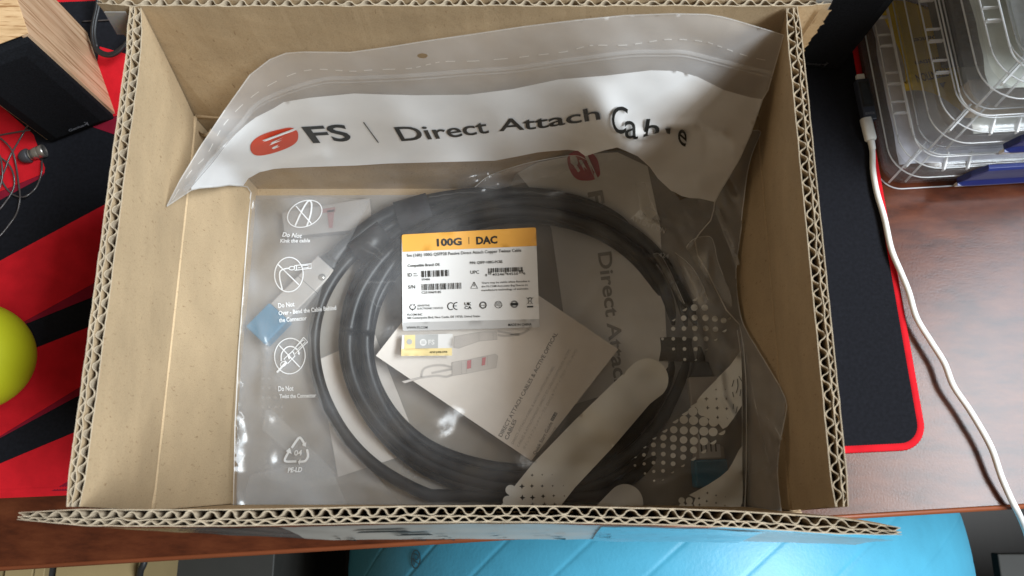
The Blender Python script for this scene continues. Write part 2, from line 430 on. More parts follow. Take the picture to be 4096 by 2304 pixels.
class TPS:
    """smooth height over the picture of a lying sheet, through measured heights"""
    def __init__(s, pts, lam=1e-4):
        p = np.array(pts, float); s.x = p[:, :2] / 1000; n = len(p)
        r = np.linalg.norm(s.x[:, None] - s.x[None], axis=2)
        K = np.where(r > 0, r * r * np.log(r + 1e-12), 0) + lam * np.eye(n)
        A = np.zeros((n + 3, n + 3)); A[:n, :n] = K; A[:n, n] = 1; A[:n, n + 1:] = s.x; A[n, :n] = 1; A[n + 1:, :n] = s.x.T
        s.w = np.linalg.solve(A, np.concatenate([p[:, 2], [0, 0, 0]])); s.n = n
    def __call__(s, x, y):
        q = np.stack([np.asarray(x, float), np.asarray(y, float)], -1).reshape(-1, 2) / 1000; out = np.zeros(len(q))
        for i in range(0, len(q), 4000):
            r = np.linalg.norm(q[i:i + 4000, None] - s.x[None], axis=2)
            out[i:i + 4000] = (r * r * np.log(r + 1e-12)) @ s.w[:s.n]
        return out + s.w[s.n] + q @ s.w[s.n + 1:]
def near_line(x, y, line):
    d = np.full(len(x), 1e9)
    for a, b in zip(line[:-1], line[1:]):
        a, b = np.array(a, float), np.array(b, float); e = b - a
        t = np.clip(((x - a[0]) * e[0] + (y - a[1]) * e[1]) / (e @ e), 0, 1)
        d = np.minimum(d, np.hypot(x - a[0] - t * e[0], y - a[1] - t * e[1]))
    return d

# ================================================================== THE SETTING
o = obj('floor', [(-4, -3, -1.02), (4, -3, -1.02), (4, 4, -1.02), (-4, 4, -1.02)], [(0, 1, 2, 3)], M['floor']); tag(o, kind='structure')

# ------------------------------------------------------------------ desk
d0 = P(0, 2286); _e = P(4096, 2037) - d0; DA = math.atan2(_e.y, _e.x)
dx = Vector((math.cos(DA), math.sin(DA), 0)); dy = Vector((-dx.y, dx.x, 0))
def DK(a, b, z=0): return d0 + dx * a + dy * b + Vector((0, 0, z))
desk = thing('desk', 'red brown wooden desk with a glossy laminate top under the open box', 'desk')
mb = MB(); mb.box(DK(-.6, .004, -.03), dx * 2.2, dy * 1.1, (0, 0, .03)); mb.build('desktop', M['desk'], desk, bevel=.0008)
mb = MB()
prof = [(.0042, -.0004), (.0022, -.0006), (.0008, -.0016), (.0001, -.0034), (.0, -.006), (.0, -.026), (.001, -.0295), (.0042, -.03)]
mb.loft([[DK(-.6, b, z) for b, z in prof], [DK(1.6, b, z) for b, z in prof]], True, True)
mb.build('edge_banding', M['desk_edge'], desk, True)
for a in (-.5, 1.5):
    mb = MB(); mb.box(DK(a, .06, -1.0), dx * .03, dy * .9, (0, 0, .968)); mb.build('leg', M['desk'], desk)

# boards standing under the desk at the lower left
cab = thing('drawer_unit', 'pale tan drawer unit under the desk, with dark gaps between its fronts', 'drawer unit')
zc = -.30
def under(px0, px1, y0, y1, z): return [P(px0, y0, z), P(px1, y0, z), P(px1, y1, z), P(px0, y1, z)]
for (xa, xb, mt) in ((-130, 6, 'tan_board'), (30, 141, 'tan_board'), (147, 188, 'tan_board'), (232, 556, 'tan_board')):
    b = P(xa, 2215, zc); c2 = P(xb, 2215, zc)
    mb = MB(); mb.box((b.x, -.30, zc - .5), (c2.x - b.x, 0, 0), (0, .34, 0), (0, 0, .5)); mb.build('panel', M[mt], cab, bevel=.001)
b = P(188, 2215, zc - .01); c2 = P(232, 2215, zc - .01)
mb = MB(); mb.box((b.x, -.30, zc - .5), (c2.x - b.x, 0, 0), (0, .34, 0), (0, 0, .49)); mb.build('gap_strip', M['dark_metal'], cab)
mb = MB(); mb.tube(smooth_line([P(588, 2200, -.28), P(575, 2255, -.28), P(562, 2285, -.285), P(556, 2340, -.30)], 6), .004); 
tag(mb.build('black_cord', M['rubber'], None, True), 'short black cord hanging beside the tan drawer unit under the desk', 'cord')
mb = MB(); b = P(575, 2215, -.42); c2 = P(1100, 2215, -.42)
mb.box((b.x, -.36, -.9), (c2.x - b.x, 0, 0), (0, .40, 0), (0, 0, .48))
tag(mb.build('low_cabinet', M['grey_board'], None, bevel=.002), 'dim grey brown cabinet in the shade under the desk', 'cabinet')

# ------------------------------------------------------------------ desk mat
MA = math.radians(2.75)
e1 = Vector((math.cos(MA), math.sin(MA), 0)); e2 = Vector((-e1.y, e1.x, 0))
pb, pr = P(3385, 1814), P(3695, 1721)
cr = pb + e1 * ((pr - pb).dot(e1))           # lower right corner
mat_o = thing('desk_mat', 'black and red printed desk mat with a red stitched border under the box', 'desk mat')
MW, MH, R = 1.15, .498, .024
def MT(a, b, z=0): return cr - e1 * a + e2 * b + Vector((0, 0, z))
def rr(wd, ht, r, n=8, ins=0):
    out = []
    for cx, cy_, a0 in ((r, r, PI), (wd - r, r, 1.5 * PI), (wd - r, ht - r, 0), (r, ht - r, .5 * PI)):
        for k in range(n + 1):
            a = a0 + .5 * PI * k / n
            out.append((cx + (r - ins) * math.cos(a), cy_ + (r - ins) * math.sin(a)))
    return out
def mat_loop(ins, z): return [MT(MW - a, b, z) for a, b in rr(MW, MH, R, 8, ins)]
mb = MB(); mb.loft([mat_loop(.002, .0003), mat_loop(.002, .0032)]); mb.build('cloth_top', M['mat_black'], mat_o)
ln = [Vector(p) for p in mat_loop(.0036, .0022)]
ln.append(ln[0])
fine = []
for a, b in zip(ln[:-1], ln[1:]):
    k = max(1, int((b - a).length / .0012)); fine += [a.lerp(b, i / k) for i in range(k)]
fine.append(ln[0])
mb = MB(); mb.tube(fine, .0037, 8, lambda t, n=len(fine): 1 + (.07 if int(t * n) % 2 else -.05), .45)
mb.build('stitched_border', M['mat_red'], mat_o, True)
def mat_print(polys, mat, z, name):
    mb = MB()
    for p in polys: mb.add([P(x, y, z) for x, y in p], [tuple(range(len(p)))])
    mb.build(name, mat, mat_o)
mat_print([[(399, 186), (502, 215), (760, 330), (760, 620), (620, 520), (473, 462), (350, 490), (300, 470), (380, 300)],
           [(-250, 300), (0, 420), (125, 530), (135, 540), (180, 672), (178, 692), (0, 766), (-250, 860)],
           [(-300, 1165), (0, 1043), (413, 821), (760, 640), (760, 905), (365, 1139), (90, 1290), (-300, 1440)],
           [(-300, 1580), (127, 1398), (345, 1312), (700, 1140), (700, 1375), (313, 1552), (0, 1745), (-300, 1890)],
           [(-300, 1985), (0, 1854), (291, 1732), (700, 1560), (700, 1700), (420, 1850), (420, 1975), (-300, 2006)]], M['mat_red'], .0036, 'red_print')
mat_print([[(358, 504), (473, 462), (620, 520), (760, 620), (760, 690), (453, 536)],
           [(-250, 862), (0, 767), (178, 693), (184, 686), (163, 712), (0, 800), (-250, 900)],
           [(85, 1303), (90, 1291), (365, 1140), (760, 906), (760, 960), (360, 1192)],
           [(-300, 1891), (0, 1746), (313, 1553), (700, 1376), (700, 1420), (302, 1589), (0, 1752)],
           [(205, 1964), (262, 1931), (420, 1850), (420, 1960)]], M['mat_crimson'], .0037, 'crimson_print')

# ================================================================== THE BOX
box = thing('cardboard_box', 'open double wall cardboard box with upright flaps holding the bagged cable', 'box')
T_B = .0082
def wave(s, seed, a): return a * (noise.noise(Vector((s * 90, seed, 0))) + .6 * noise.noise(Vector((s * 260, seed + 9, 0))))
def flap(B0, a, u, n, L, Hh, lam1, lam2, seed, thick=lambda t: 1.0, bend=lambda t: 0.0, ragged=0.0, NS=150, shear=0.0):
    a, u, n, B0 = map(Vector, (a, u, n, B0)); ss = [L * i / NS for i in range(NS + 1)]
    def at(s, wv, d):
        t = s / L
        s = s + shear * (wv / Hh) * (1 - t)
        return B0 + a * s + u * wv + n * (((d - T_B / 2) * thick(t) + T_B / 2) + bend(t) * max(0, wv / Hh) ** 2 + wave(s, seed, .00016) * wv / Hh)
    mb = MB(); tau = .0005; rim = []
    NW = 6
    for li, d0_ in enumerate((0, .0047, T_B - tau)):
        ws = [Hh * i / NW for i in range(NW + 1)]
        if li == 1: ws = [Hh - .04, Hh - .02, Hh]
        top = lambda s, li=li: wave(s, seed + 3 * li, .0006) + wave(s * 4, seed + 5 + li, .0003)
        g0 = [[at(s, wv + (top(s) if wv == Hh else 0), d0_ + (wave(s, seed + 20, .0009) if li == 1 else 0)) for s in ss] for wv in ws]
        g1 = [[at(s, wv + (top(s) if wv == Hh else 0), d0_ + tau + (wave(s, seed + 20, .0009) if li == 1 else 0)) for s in ss] for wv in ws]
        m = len(ss); k = len(ws)
        vs = [p for r in g0 for p in r] + [p for r in g1 for p in r]; off = m * k; fs = []
        for i in range(k - 1):
            for j in range(m - 1):
                q = i * m + j
                fs += [(q, q + 1, q + m + 1, q + m), (off + q, off + q + m, off + q + m + 1, off + q + 1)]
        for j in range(m - 1):
            q = (k - 1) * m + j; rim += [len(mb.f) + len(fs)] + (list(range(len(mb.f), len(mb.f) + 0)))
            fs += [(q, q + 1, off + q + 1, off + q), (j, off + j, off + j + 1, j + 1)]
        for i in range(k - 1):
            q = i * m; fs += [(q, q + m, off + q + m, off + q)]
            q = i * m + m - 1; fs += [(q, off + q, off + q + m, q + m)]
        mb.add(vs, fs)
    fo = mb.build('flap', M['kraft'], box); fo.data.materials.append(M['kraft_edge'])
    for q in rim: fo.data.polygons[q].material_index = 1
    for li, (lo, hi, lam) in enumerate(((tau, .0047, lam1), (.0047 + tau, T_B - tau, lam2))):
        n_ = int(L / lam * 14); amp = (hi - lo - .00045) / 2; mid = (hi + lo) / 2
        mb = MB(); tops = []; 
        rows = [[], [], [], []]
        for i in range(n_ + 1):
            s = L * i / n_
            ph = 2 * PI * s / lam + 1.7 * noise.noise(Vector((s * 45, seed + 40 + li, 0))) + seed
            q = math.sin(ph); q = math.copysign(abs(q) ** .68, q)
            am = amp * (1 - .45 * max(0, noise.noise(Vector((s * 17, seed + 33, li))))) * (.95 + .20 * noise.noise(Vector((s * 60, seed + 60 + li, 1))))
            dd = mid + am * q + (wave(s, seed + 20, .0009) if li == 0 else wave(s, seed + 20, .0009)) * .5
            th = .00025 * (1 + .35 * abs(math.cos(ph)))
            tp = Hh - .0004 + .0009 * noise.noise(Vector((s * 200, seed + 80 + li, 0)))
            for r, (wv, d) in enumerate(((tp - .035, dd - th), (tp, dd - th), (tp, dd + th), (tp - .035, dd + th))): rows[r].append(at(s, wv, d))
        m = n_ + 1; vs = [p for r in rows for p in r]; fs = []
        for r in range(3):
            for j in range(m - 1): fs.append((r * m + j, r * m + j + 1, (r + 1) * m + j + 1, (r + 1) * m + j))
        mb.add(vs, fs); mb.build('fluting', M['kraft_edge'], fo)
    return fo
def pinch(t, e=.06, lo=.35): return max(lo, min(1, lo + (1 - lo) * min(t / e, (1 - t) / e)))
XL, XR, YF, YB, ZC = -.2435, .1890, -.0208, .2705, .158
def wall(o, ax, ay): 
    mb = MB(); mb.box(o, ax, ay, (0, 0, ZC - .001)); return mb.build('wall', M['kraft'], box, bevel=.001)
wall((XL - T_B, YF, .001), (T_B, 0, 0), (0, YB - YF, 0)); wall((XR, YF, .001), (T_B, 0, 0), (0, YB - YF, 0))
wall((XL - T_B, YB + .0003, .001), (XR - XL + 2 * T_B, 0, 0), (0, T_B, 0)); wall((XL - T_B, YF - T_B - .0003, .001), (XR - XL + 2 * T_B, 0, 0), (0, T_B, 0))
mb = MB(); mb.box((XL, YF, .0008), (XR - XL, 0, 0), (0, YB - YF, 0), (0, 0, .0082)); mb.build('bottom', M['kraft'], box)
# pressed creases where the side flaps are hinged
for x, sg in ((XL, 1), (XR, -1)):
    mb = MB(); pts = [(x - sg * (.0008 + .0005 * noise.noise(Vector((y * 40, sg, 0)))), y, ZC + .0008) for y in np.linspace(YF, YB, 40)]
    mb.tube(pts, .0022, 10); mb.build('crease', M['kraft'], box, True)
mb = MB(); mb.tube([(x, YB + .0012, ZC + .0006) for x in np.linspace(XL, XR, 30)], .0024, 8); mb.build('crease', M['kraft'], box, True)
si = .192
flap((XL, YF + .0003, ZC), (0, 1, 0), (si, 0, math.sqrt(1 - si * si)), (-math.sqrt(1 - si * si), 0, si), YB - YF - .0005, .1445, .0089, .0072, 1.3, lambda t: pinch(t, .05, .75), lambda t: -.003 * (1 - t) * 0 + .004 * max(0, t - .9) * 10 * .6, shear=.0072)
flap((XR, YF + .0003, ZC), (0, 1, 0), (-si, 0, math.sqrt(1 - si * si)), (math.sqrt(1 - si * si), 0, si), YB - YF - .0005, .1445, .0093, .0080, 4.1, lambda t: pinch(t, .05, .75), shear=.0072)
fb = flap((-.2456, YB - .0004, ZC), (1, 0, 0), (0, .008, 1), (0, 1, -.008), .4345, .1425, .0094, .0080, 7.7, lambda t: pinch(t, .04, .5))
si2 = .0500
ff = flap((-.2470, YF, ZC), (1, 0, 0), (0, si2, math.sqrt(1 - si2 * si2)), (0, -math.sqrt(1 - si2 * si2), si2), .4405, .1425, .0096, .0083, 11.2,
          lambda t: pinch(t, .075, .42), lambda t: .007 * max(0, (t - .72) / .28) ** 2 + .001 * math.sin(t * 9))
# ragged torn edge and clear tape on the right end of the back flap
mb = MB(); pv = []
for i in range(60):
    z = ZC + .002 + .138 * i / 59
    pv.append((.1885 + .0022 * noise.noise(Vector((z * 420, 3, 0))) + .0012 * noise.noise(Vector((z * 1400, 3, 0))) + .001, z))
vs = [(.183, YB + .0003, z) for _, z in pv] + [(x, YB - .0003, z) for x, z in pv]
mb.add(vs, [(i, i + 1, 60 + i + 1, 60 + i) for i in range(59)]); mb.build('torn_liner', M['kraft'], fb)
mb = MB()
tp = [(3235, 62), (3262, 84), (3282, 74), (3288, 82), (3310, 45), (3340, -20), (3360, -60), (3270, -60), (3262, 20)]
vs = []
for dpt in (0, .0006):
    for x, y in tp:
        v = y - 1152; f = FPX * _c - v * _s; k = (YB + .004 + dpt) / f
        vs.append(((x - 2048) * k, YB + .004 + dpt, CAM_H - (FPX * _s + v * _c) * k))
n = len(tp); mb.add(vs, [tuple(range(n)), tuple(range(2 * n - 1, n - 1, -1))] + [(i, (i + 1) % n, n + (i + 1) % n, n + i) for i in range(n)])
mb.build('tape', M['tape_clear'], fb)
# left end: a glossy remnant of tape on the back flap
mb = MB(); mb.box((-.2462, YB - .0016, .274), (.013, 0, 0), (0, .0006, 0), (.004, 0, .024)); mb.build('tape', M['tape_clear'], fb, bevel=.0003)
# parcel tape and print on the outside of the front flap
U = Vector((0, si2, math.sqrt(1 - si2 * si2))); N = Vector((0, -math.sqrt(1 - si2 * si2), si2))
def FF(s, wv, d): 
    t = s / .4405; b = .007 * max(0, (t - .72) / .28) ** 2 + .001 * math.sin(t * 9)
    curl = .0078 * min(1, max(0, (t + .02) / .35)) * (max(0, .1395 - wv) / .0535) ** 1.2     # the cut tape stands off the board
    return Vector((-.2470 + s, YF, ZC)) + U * wv + N * (T_B + d + curl + b * (wv / .1425) ** 2)
def tape(s0, s1, w0, w1, d, mat, name='tape'):
    n_ = 40; vs = []; k = 8
    for j in range(k + 1):
        for i in range(n_ + 1):
            s = s0 + (s1 - s0) * i / n_; vs.append(FF(s, w0 + (w1 - w0) * j / k, d + .0004 * (1 + noise.noise(Vector((s * 60, j * .8, d * 9000))))))
    mb = MB(); mb.add(vs, [(j * (n_ + 1) + i, j * (n_ + 1) + i + 1, (j + 1) * (n_ + 1) + i + 1, (j + 1) * (n_ + 1) + i) for j in range(k) for i in range(n_)])
    return mb.build(name, mat, ff, True)
tape(.13, .4405, .086, .1395, .0003, M['tape_print']); tape(.292, .375, .085, .138, .0010, M['tape_reflection']); tape(.035, .13, .086, .139, .0003, M['tape_clear'])  # second strip carries the painted blue reflection
mb = MB()
for k, s0 in enumerate(np.linspace(.150, .285, 6)):
    for j in range(3):
        s = s0 + random.uniform(0, .016); wv = random.uniform(.092, .115); ln_ = random.uniform(.002, .007)
        mb.add([FF(s, wv, .0022), FF(s + ln_, wv + random.uniform(-.006, .006), .0022), FF(s + ln_, wv + .0012, .0022), FF(s, wv + .0012, .0022)], [(0, 1, 2, 3)])
for s0, wv, ln_ in ((.165, .120, .030), (.185, .108, .02)):
    mb.add([FF(s0, wv, .0022), FF(s0 + ln_, wv + .002, .0022), FF(s0 + ln_ * .9, wv + .008, .0022), FF(s0 + .004, wv + .006, .0022)], [(0, 1, 2, 3)])
tag(mb.build('printing', M['ink_black'], ff), kind='stuff')
# torn scraps of board in the two far corners
mb = MB()
for (c, r, t0, t1, sg) in (((-.2385, .2635, .152), .0045, 0, 2.8, 1), ((-.2345, .2640, .140), .006, .2, 3.0, 1)):
    lo = []
    for zz in (0, .03):
        lo.append([Vector(c) + Vector((math.cos(a) * r + zz * .3, -math.sin(a) * r - zz * .15, -zz)) for a in np.linspace(t0, t1, 12)])
    lo.append([p + Vector((0, .0006, .0006)) for p in lo[1]]); lo.append([p + Vector((0, .0006, .0006)) for p in lo[0]])
    mb.loft(lo, False, False, False)
mb.build('torn_scrap', M['kraft'], box, True)
mb = MB()
q = [P(2985, 600, .115), P(3020, 560, .125), P(3036, 690, .110), P(2992, 752, .095)]
q2 = [p - Vector((0, 0, .006)) for p in q]
mb.add(q + q2, [(0, 1, 2, 3), (7, 6, 5, 4), (0, 4, 5, 1), (1, 5, 6, 2), (2, 6, 7, 3), (3, 7, 4, 0)])
mb.tube(smooth_line([P(3030 + 9 * math.sin(i * 1.6), 470 + i * 11, .145) for i in range(7)], 4), .0006, 6)
mb.build('torn_scrap', M['kraft_edge'], box)

# ================================================================== THE BAG
HP = [(668, 825, .213), (720, 722, .215), (800, 590, .207), (900, 440, .212), (1000, 300, .24), (1080, 235, .255), (1145, 213, .260), (1400, 208, .262), (1700, 165, .275), (2100, 105, .290), (2500, 62, .302), (2830, 60, .302), (2950, 82, .297), (3135, 140, .290),
      (830, 649, .185), (883, 592, .19), (981, 501, .19), (1095, 433, .20), (1240, 391, .212), (1427, 374, .215), (1660, 381, .213), (2048, 357, .222), (2400, 305, .240), (2604, 281, .252), (2790, 307, .252), (2896, 360, .246), (3050, 396, .249),
      (900, 660, .14), (1000, 600, .145), (1250, 520, .162), (1600, 520, .162), (2000, 480, .178), (2400, 450, .200), (2500, 480, .210), (2700, 450, .234), (2850, 450, .243),
      (917, 740, .10), (970, 744, .058), (993, 714, .075), (1095, 676, .085), (1240, 668, .090), (1554, 654, .095), (1819, 647, .100), (2048, 630, .105), (2271, 599, .130), (2342, 625, .125), (2469, 590, .168), (2551, 625, .162), (2631, 713, .130), (2684, 763, .115), (2758, 792, .110), (2859, 808, .115),
      (2640, 520, .218), (2760, 500, .230), (2640, 580, .176), (2760, 620, .165), (2900, 600, .186), (2960, 631, .185), (2800, 720, .142),
      (2856, 834, .105), (2843, 882, .100), (2790, 943, .092), (2790, 1020, .085), (2870, 1170, .088), (2905, 1240, .088), (2960, 1300, .085), (2975, 1400, .090), (2985, 1550, .092), (2985, 1850, .079), (2980, 2045, .073),
      (1000, 770, .034), (985, 1000, .024), (960, 1400, .022), (935, 2045, .022), (1100, 800, .042), (1300, 760, .050), (1600, 740, .053), (2000, 720, .060), (2300, 720, .075), (2500, 760, .090), (2600, 900, .072),
      (1100, 1000, .034), (1300, 1000, .040), (1500, 900, .050), (1450, 1150, .046), (1600, 1100, .044), (1880, 1120, .041), (2150, 1100, .043), (1200, 1250, .036), (1420, 1350, .046), (1610, 1330, .040), (1880, 1320, .038), (2150, 1310, .041),
      (1850, 1500, .037), (2100, 1650, .041), (2300, 1400, .043), (2450, 1200, .047), (2650, 1150, .056), (2640, 1350, .058), (2750, 1600, .062), (1300, 1600, .034), (1500, 1650, .046), (1700, 1830, .048), (2000, 1900, .048), (2300, 1880, .050), (2500, 1750, .055),
      (1700, 835, .062), (2000, 800, .066), (2250, 825, .068), (1900, 905, .053), (2450, 900, .066), (2560, 1000, .062), (2720, 1400, .064), (1070, 1290, .037), (1190, 1170, .041), (1010, 1270, .033), (1100, 1600, .024), (1100, 1900, .020), (1400, 1950, .025), (1700, 2045, .035), (2100, 2050, .036), (2500, 2045, .043), (2800, 1950, .058)]
def lean(x, y):        # the right half of the header leans evenly from the rim of the back flap down to the floor
    return (x, y, float(ZY(y, .266 - (y - 60) / 745 * .049)))
HP = [lean(q[0], q[1]) if (2390 <= q[0] <= 3060 and 250 <= q[1] <= 640 and q[:2] not in ((2640, 580), (2760, 620))) else q for q in HP if q[:2] not in ((2640, 580), (2760, 620))]
_tps = TPS(HP, 2e-4)
RID = [([(1830, 745), (2000, 705), (2180, 662), (2345, 632)], .007, 15), ([(1980, 700), (2150, 648), (2330, 612)], .004, 9),
       ([(2540, 552), (2680, 508), (2800, 500), (2890, 535)], .003, 22), ([(2512, 1903), (2540, 1922), (2600, 1932), (2655, 1941)], .0030, 7), ([(2660, 1940), (2695, 1985)], .0025, 6), ([(2512, 1903), (2560, 1955), (2660, 2010)], .002, 6),
       ([(2250, 860), (2400, 900), (2550, 1012), (2620, 1035)], .006, 16), ([(2620, 1018), (2700, 1130), (2735, 1212)], .006, 10), ([(2690, 930), (2790, 1100), (2860, 1185)], .007, 13), ([(2560, 790), (2575, 860), (2680, 940)], .005, 12),
       ([(2845, 880), (2800, 930), (2765, 985)], .005, 9), ([(2765, 985), (2830, 1010), (2835, 1110), (2810, 1180)], .005, 12), ([(2640, 820), (2700, 860), (2790, 870)], .004, 16), ([(2735, 1212), (2800, 1300), (2815, 1420)], .004, 12),
       ([(1000, 800), (1020, 960), (1000, 1100), (1010, 1250)], .002, 10), ([(2160, 700), (2210, 720), (2330, 700), (2440, 640)], .006, 10), ([(1130, 1440), (1060, 1640), (1080, 1900)], .004, 50),
       ([(1290, 620), (1120, 660), (1000, 730)], .003, 30)]
RID += [([(2560 + i * 34, 845 + (i % 3) * 22), (2640 + i * 26, 960 + (i % 4) * 18), (2700 + i * 20, 1090 + (i % 3) * 26)], .003 + .001 * (i % 3), 6 + i % 4) for i in range(7)]
RID += [([(2750, 1290), (2860, 1330), (2950, 1420)], .004, 9), ([(2880, 1470), (2900, 1600), (2960, 1700)], .004, 8), ([(2780, 1240), (2880, 1262), (2940, 1300)], .005, 9), ([(2620, 1960), (2740, 1900), (2870, 1890)], .003, 10),
        ([(1080, 705), (1300, 690), (1560, 686)], .003, 12), ([(1240, 735), (1500, 712), (1780, 700)], .0035, 10), ([(1030, 1280), (1060, 1420), (1040, 1600)], .0025, 14), ([(1200, 1960), (1420, 1930), (1640, 1990)], .003, 16), ([(2190, 1350), (2330, 1250), (2420, 1100)], .002, 14)]
SN = [(random.uniform(0, 2 * PI), random.uniform(90, 420), random.uniform(0, 2 * PI)) for _ in range(14)]
def zfront(x, y):
    x = np.asarray(x, float).ravel(); y = np.asarray(y, float).ravel()
    z = _tps(x, y)
    for l, a, wd in RID:
        z = z + a * np.exp(-(near_line(x, y, l) / wd) ** 2)
    yr = np.interp(x, [2520, 2580, 2680, 2800, 2890, 2930], [556, 545, 512, 503, 537, 565]); dy_ = y - yr
    z = z - .016 * np.clip((x - 2515) / 70, 0, 1) * np.clip((2935 - x) / 110, 0, 1) * np.clip(dy_ / 12, 0, 1) * np.exp(-np.maximum(dy_, 0) / 75)
    xl = np.interp(y, [770, 1000, 1400, 2045], [1003, 985, 955, 934])
    z = z + .005 * np.exp(-np.maximum(x - xl, 0) / 48) * np.clip((y - 830) / 150, 0, 1)
    lab = 1 - np.exp(-(((x - 1880) / 420) ** 4 + ((y - 1130) / 330) ** 4))
    for a, lam, ph in SN:
        z = z + .00075 * (lam / 250) * lab * np.where(y < 690, .22, 1.0) * np.sin((x * math.cos(a) + y * math.sin(a)) * 2 * PI / lam + ph)
    return z
def CR(ox, oy, s): return lambda *p: [(ox + a / s, oy + b / s) for a, b in p]
c00 = CR(0, 0, 1.887); c10 = CR(1024, 0, 1.887); c20 = CR(2048, 0, 1.887); c21 = CR(2048, 768, 1.887); c22 = CR(2048, 1536, 1.887)

bag = thing('zip_bag', 'clear zip bag with white printed header, lying on top in the box', 'bag')
TOP = [(668, 825), (720, 722), (800, 590), (900, 440), (1000, 300), (1080, 238), (1145, 213), (1220, 208), (1400, 210), (1560, 188), (1700, 165), (1900, 136), (2100, 106), (2300, 82), (2500, 62), (2700, 55), (2830, 58), (2890, 68), (2950, 84), (3135, 140)]
RIGHT = [(3072, 360), (3050, 397), (3002, 535), (2960, 631), (2917, 705), (2877, 770), (2859, 808), (2856, 834), (2843, 882), (2800, 930), (2779, 962), (2790, 1020), (2832, 1090), (2870, 1170), (2905, 1240), (2960, 1300), (2975, 1400), (2986, 1550), (2986, 1850), (2980, 2052)]
LEFT = [(933, 2052), (940, 1700), (955, 1400), (985, 1000), (1000, 800), (1004, 770), (990, 748), (970, 744), (917, 740), (870, 747), (800, 752), (765, 760), (720, 790)]
OUT = TOP + RIGHT + LEFT
BTOP = c00() + [(765, 752), (795, 700), (830, 649), (883, 592), (981, 501), (1024, 469), (1095, 433), (1135, 408), (1240, 391), (1416, 374), (1540, 378), (1660, 381), (1872, 379), (2048, 357), (2233, 318), (2419, 303), (2604, 281), (2710, 284), (2790, 307), (2896, 360), (3002, 390), (3050, 397)]
BBOT = [(2859, 808), (2800, 794), (2758, 792), (2726, 784), (2697, 768), (2684, 763), (2631, 713), (2599, 668), (2551, 625), (2504, 604), (2469, 590), (2419, 601), (2366, 617), (2342, 625), (2313, 604), (2271, 599), (2154, 609), (2048, 630), (1978, 643), (1819, 647), (1554, 654), (1427, 662), (1240, 668), (1130, 673), (1095, 676), (1038, 689), (993, 714), (972, 744)]
hang = [tuple(p) for p in disc(1690, 223, 21, 10, 0, 18)]
BODY = BBOT[::-1] + RIGHT[7:] + LEFT[:7]
sheet('front_film', BODY, zfront, M['film'], bag, 15)
sheet('header_film', TOP + [(3072, 360), (3050, 397)] + BTOP[::-1] + [(720, 790)], zfront, M['film_top'], bag, 14, [hang])
sheet('inner_film', [(1012, 800), (1250, 785), (1480, 800), (1400, 960), (1290, 1140), (1243, 1330), (1250, 1480), (1296, 1640), (1385, 1780), (1500, 1900), (1640, 2050), (948, 2050), (962, 1400), (992, 1000)], lambda x, y: zfront(x, y) - .0022, M['film_inner'], bag, 24)
band = sheet('header_print', BTOP + RIGHT[2:6] + BBOT + LEFT[8:12], zfront, M['ink_white'], bag, 14)
mb = MB(); strip_on(mb, OUT, 5, zfront, .0003, True, 0); mb.build('cut_edge', M['film_edge'], bag)
PERF = [(690, 800), (760, 690), (822, 626), (868, 544), (906, 486), (982, 408), (1069, 345), (1172, 296), (1257, 278), (1342, 281), (1416, 285), (1501, 279), (1623, 275), (1676, 267), (1730, 254), (1782, 246), (1900, 244), (2048, 232), (2154, 220), (2260, 207), (2345, 185), (2393, 181), (2498, 181), (2578, 171), (2657, 159), (2738, 159), (2817, 167), (2870, 183), (2923, 202), (3002, 228), (3098, 248)]
mb = MB(); strip_on(mb, PERF, 3, zfront, .0006, False, 8, 3); mb.build('tear_line', M['film_edge'], bag)
ZIPL = [(735, 765), (800, 690), (850, 632), (905, 560), (965, 490), (1024, 419), (1130, 366), (1290, 318), (1395, 313), (1554, 307), (1713, 297), (1872, 284), (2048, 272), (2207, 249), (2366, 228), (2525, 209), (2657, 207), (2738, 209), (2843, 233), (2949, 260), (3090, 292)]
mb = MB(); strip_on(mb, ZIPL, 15, zfront, .0006); 
strip_on(mb, [(x, y + 17) for x, y in ZIPL], 5, zfront, .0006)
mb.build('zip_strip', M['zip'], bag, True)

# header lettering and emblem
mb = MB(); mb2 = MB()
logo_mark((mb, mb2), (1097, 567), (98, -22), (-14, -42), zfront, .0010)
mb.build('emblem', M['ink_red'], band); mb2.build('emblem_bars', M['ink_white'], band)
mb = MB()
write(mb, 'FS', [(0, 1252, 571, -46, -61), (.45, 1330, 567, -40, -62), (1, 1408, 560, -26, -61)], zfront, .0011, .022)
mb.build('lettering', M['ink_black'], band)
mb = MB(); strip_on(mb, [(1454, 489), (1514, 571)], 3.4, zfront, .0011, False, 0); mb.build('divider_line', M['ink_black'], band)
mb = MB()
write(mb, 'Direct', [(0, 1606, 564, -31, -54), (.5, 1790, 552, -24, -52), (1, 1957, 531, -16, -52)], zfront, .0011, .012)
write(mb, 'Attach', [(0, 1997, 525, -2, -47), (.4, 2150, 515, -6, -47), (1, 2402, 477, -9, -49)], zfront, .0011, .012)
write(mb, 'C', [(0, 2448, 531, -2, -108), (1, 2503, 535, 10, -104)], zfront, .0022, .004)
write(mb, 'a', [(0, 2500, 551, -3, -102), (1, 2552, 557, -5, -104)], zfront, .0022, .004)
write(mb, 'b', [(0, 2573, 551, 12, -74), (1, 2633, 550, 14, -74)], zfront, .0022, .012, cut=(.03, 2, .24))
mb.add(list(PA([2660, 2682, 2680, 2668], [514, 513, 537, 534], zfront(np.array([2660, 2682, 2680, 2668]), np.array([514, 513, 537, 534])) + .0011)), [(0, 1, 2, 3)])
write(mb, 'e', [(0, 2707, 558, 18, -72), (1, 2742, 592, 12, -84)], zfront, .0022, .008)
mb.build('lettering', M['ink_black'], band)

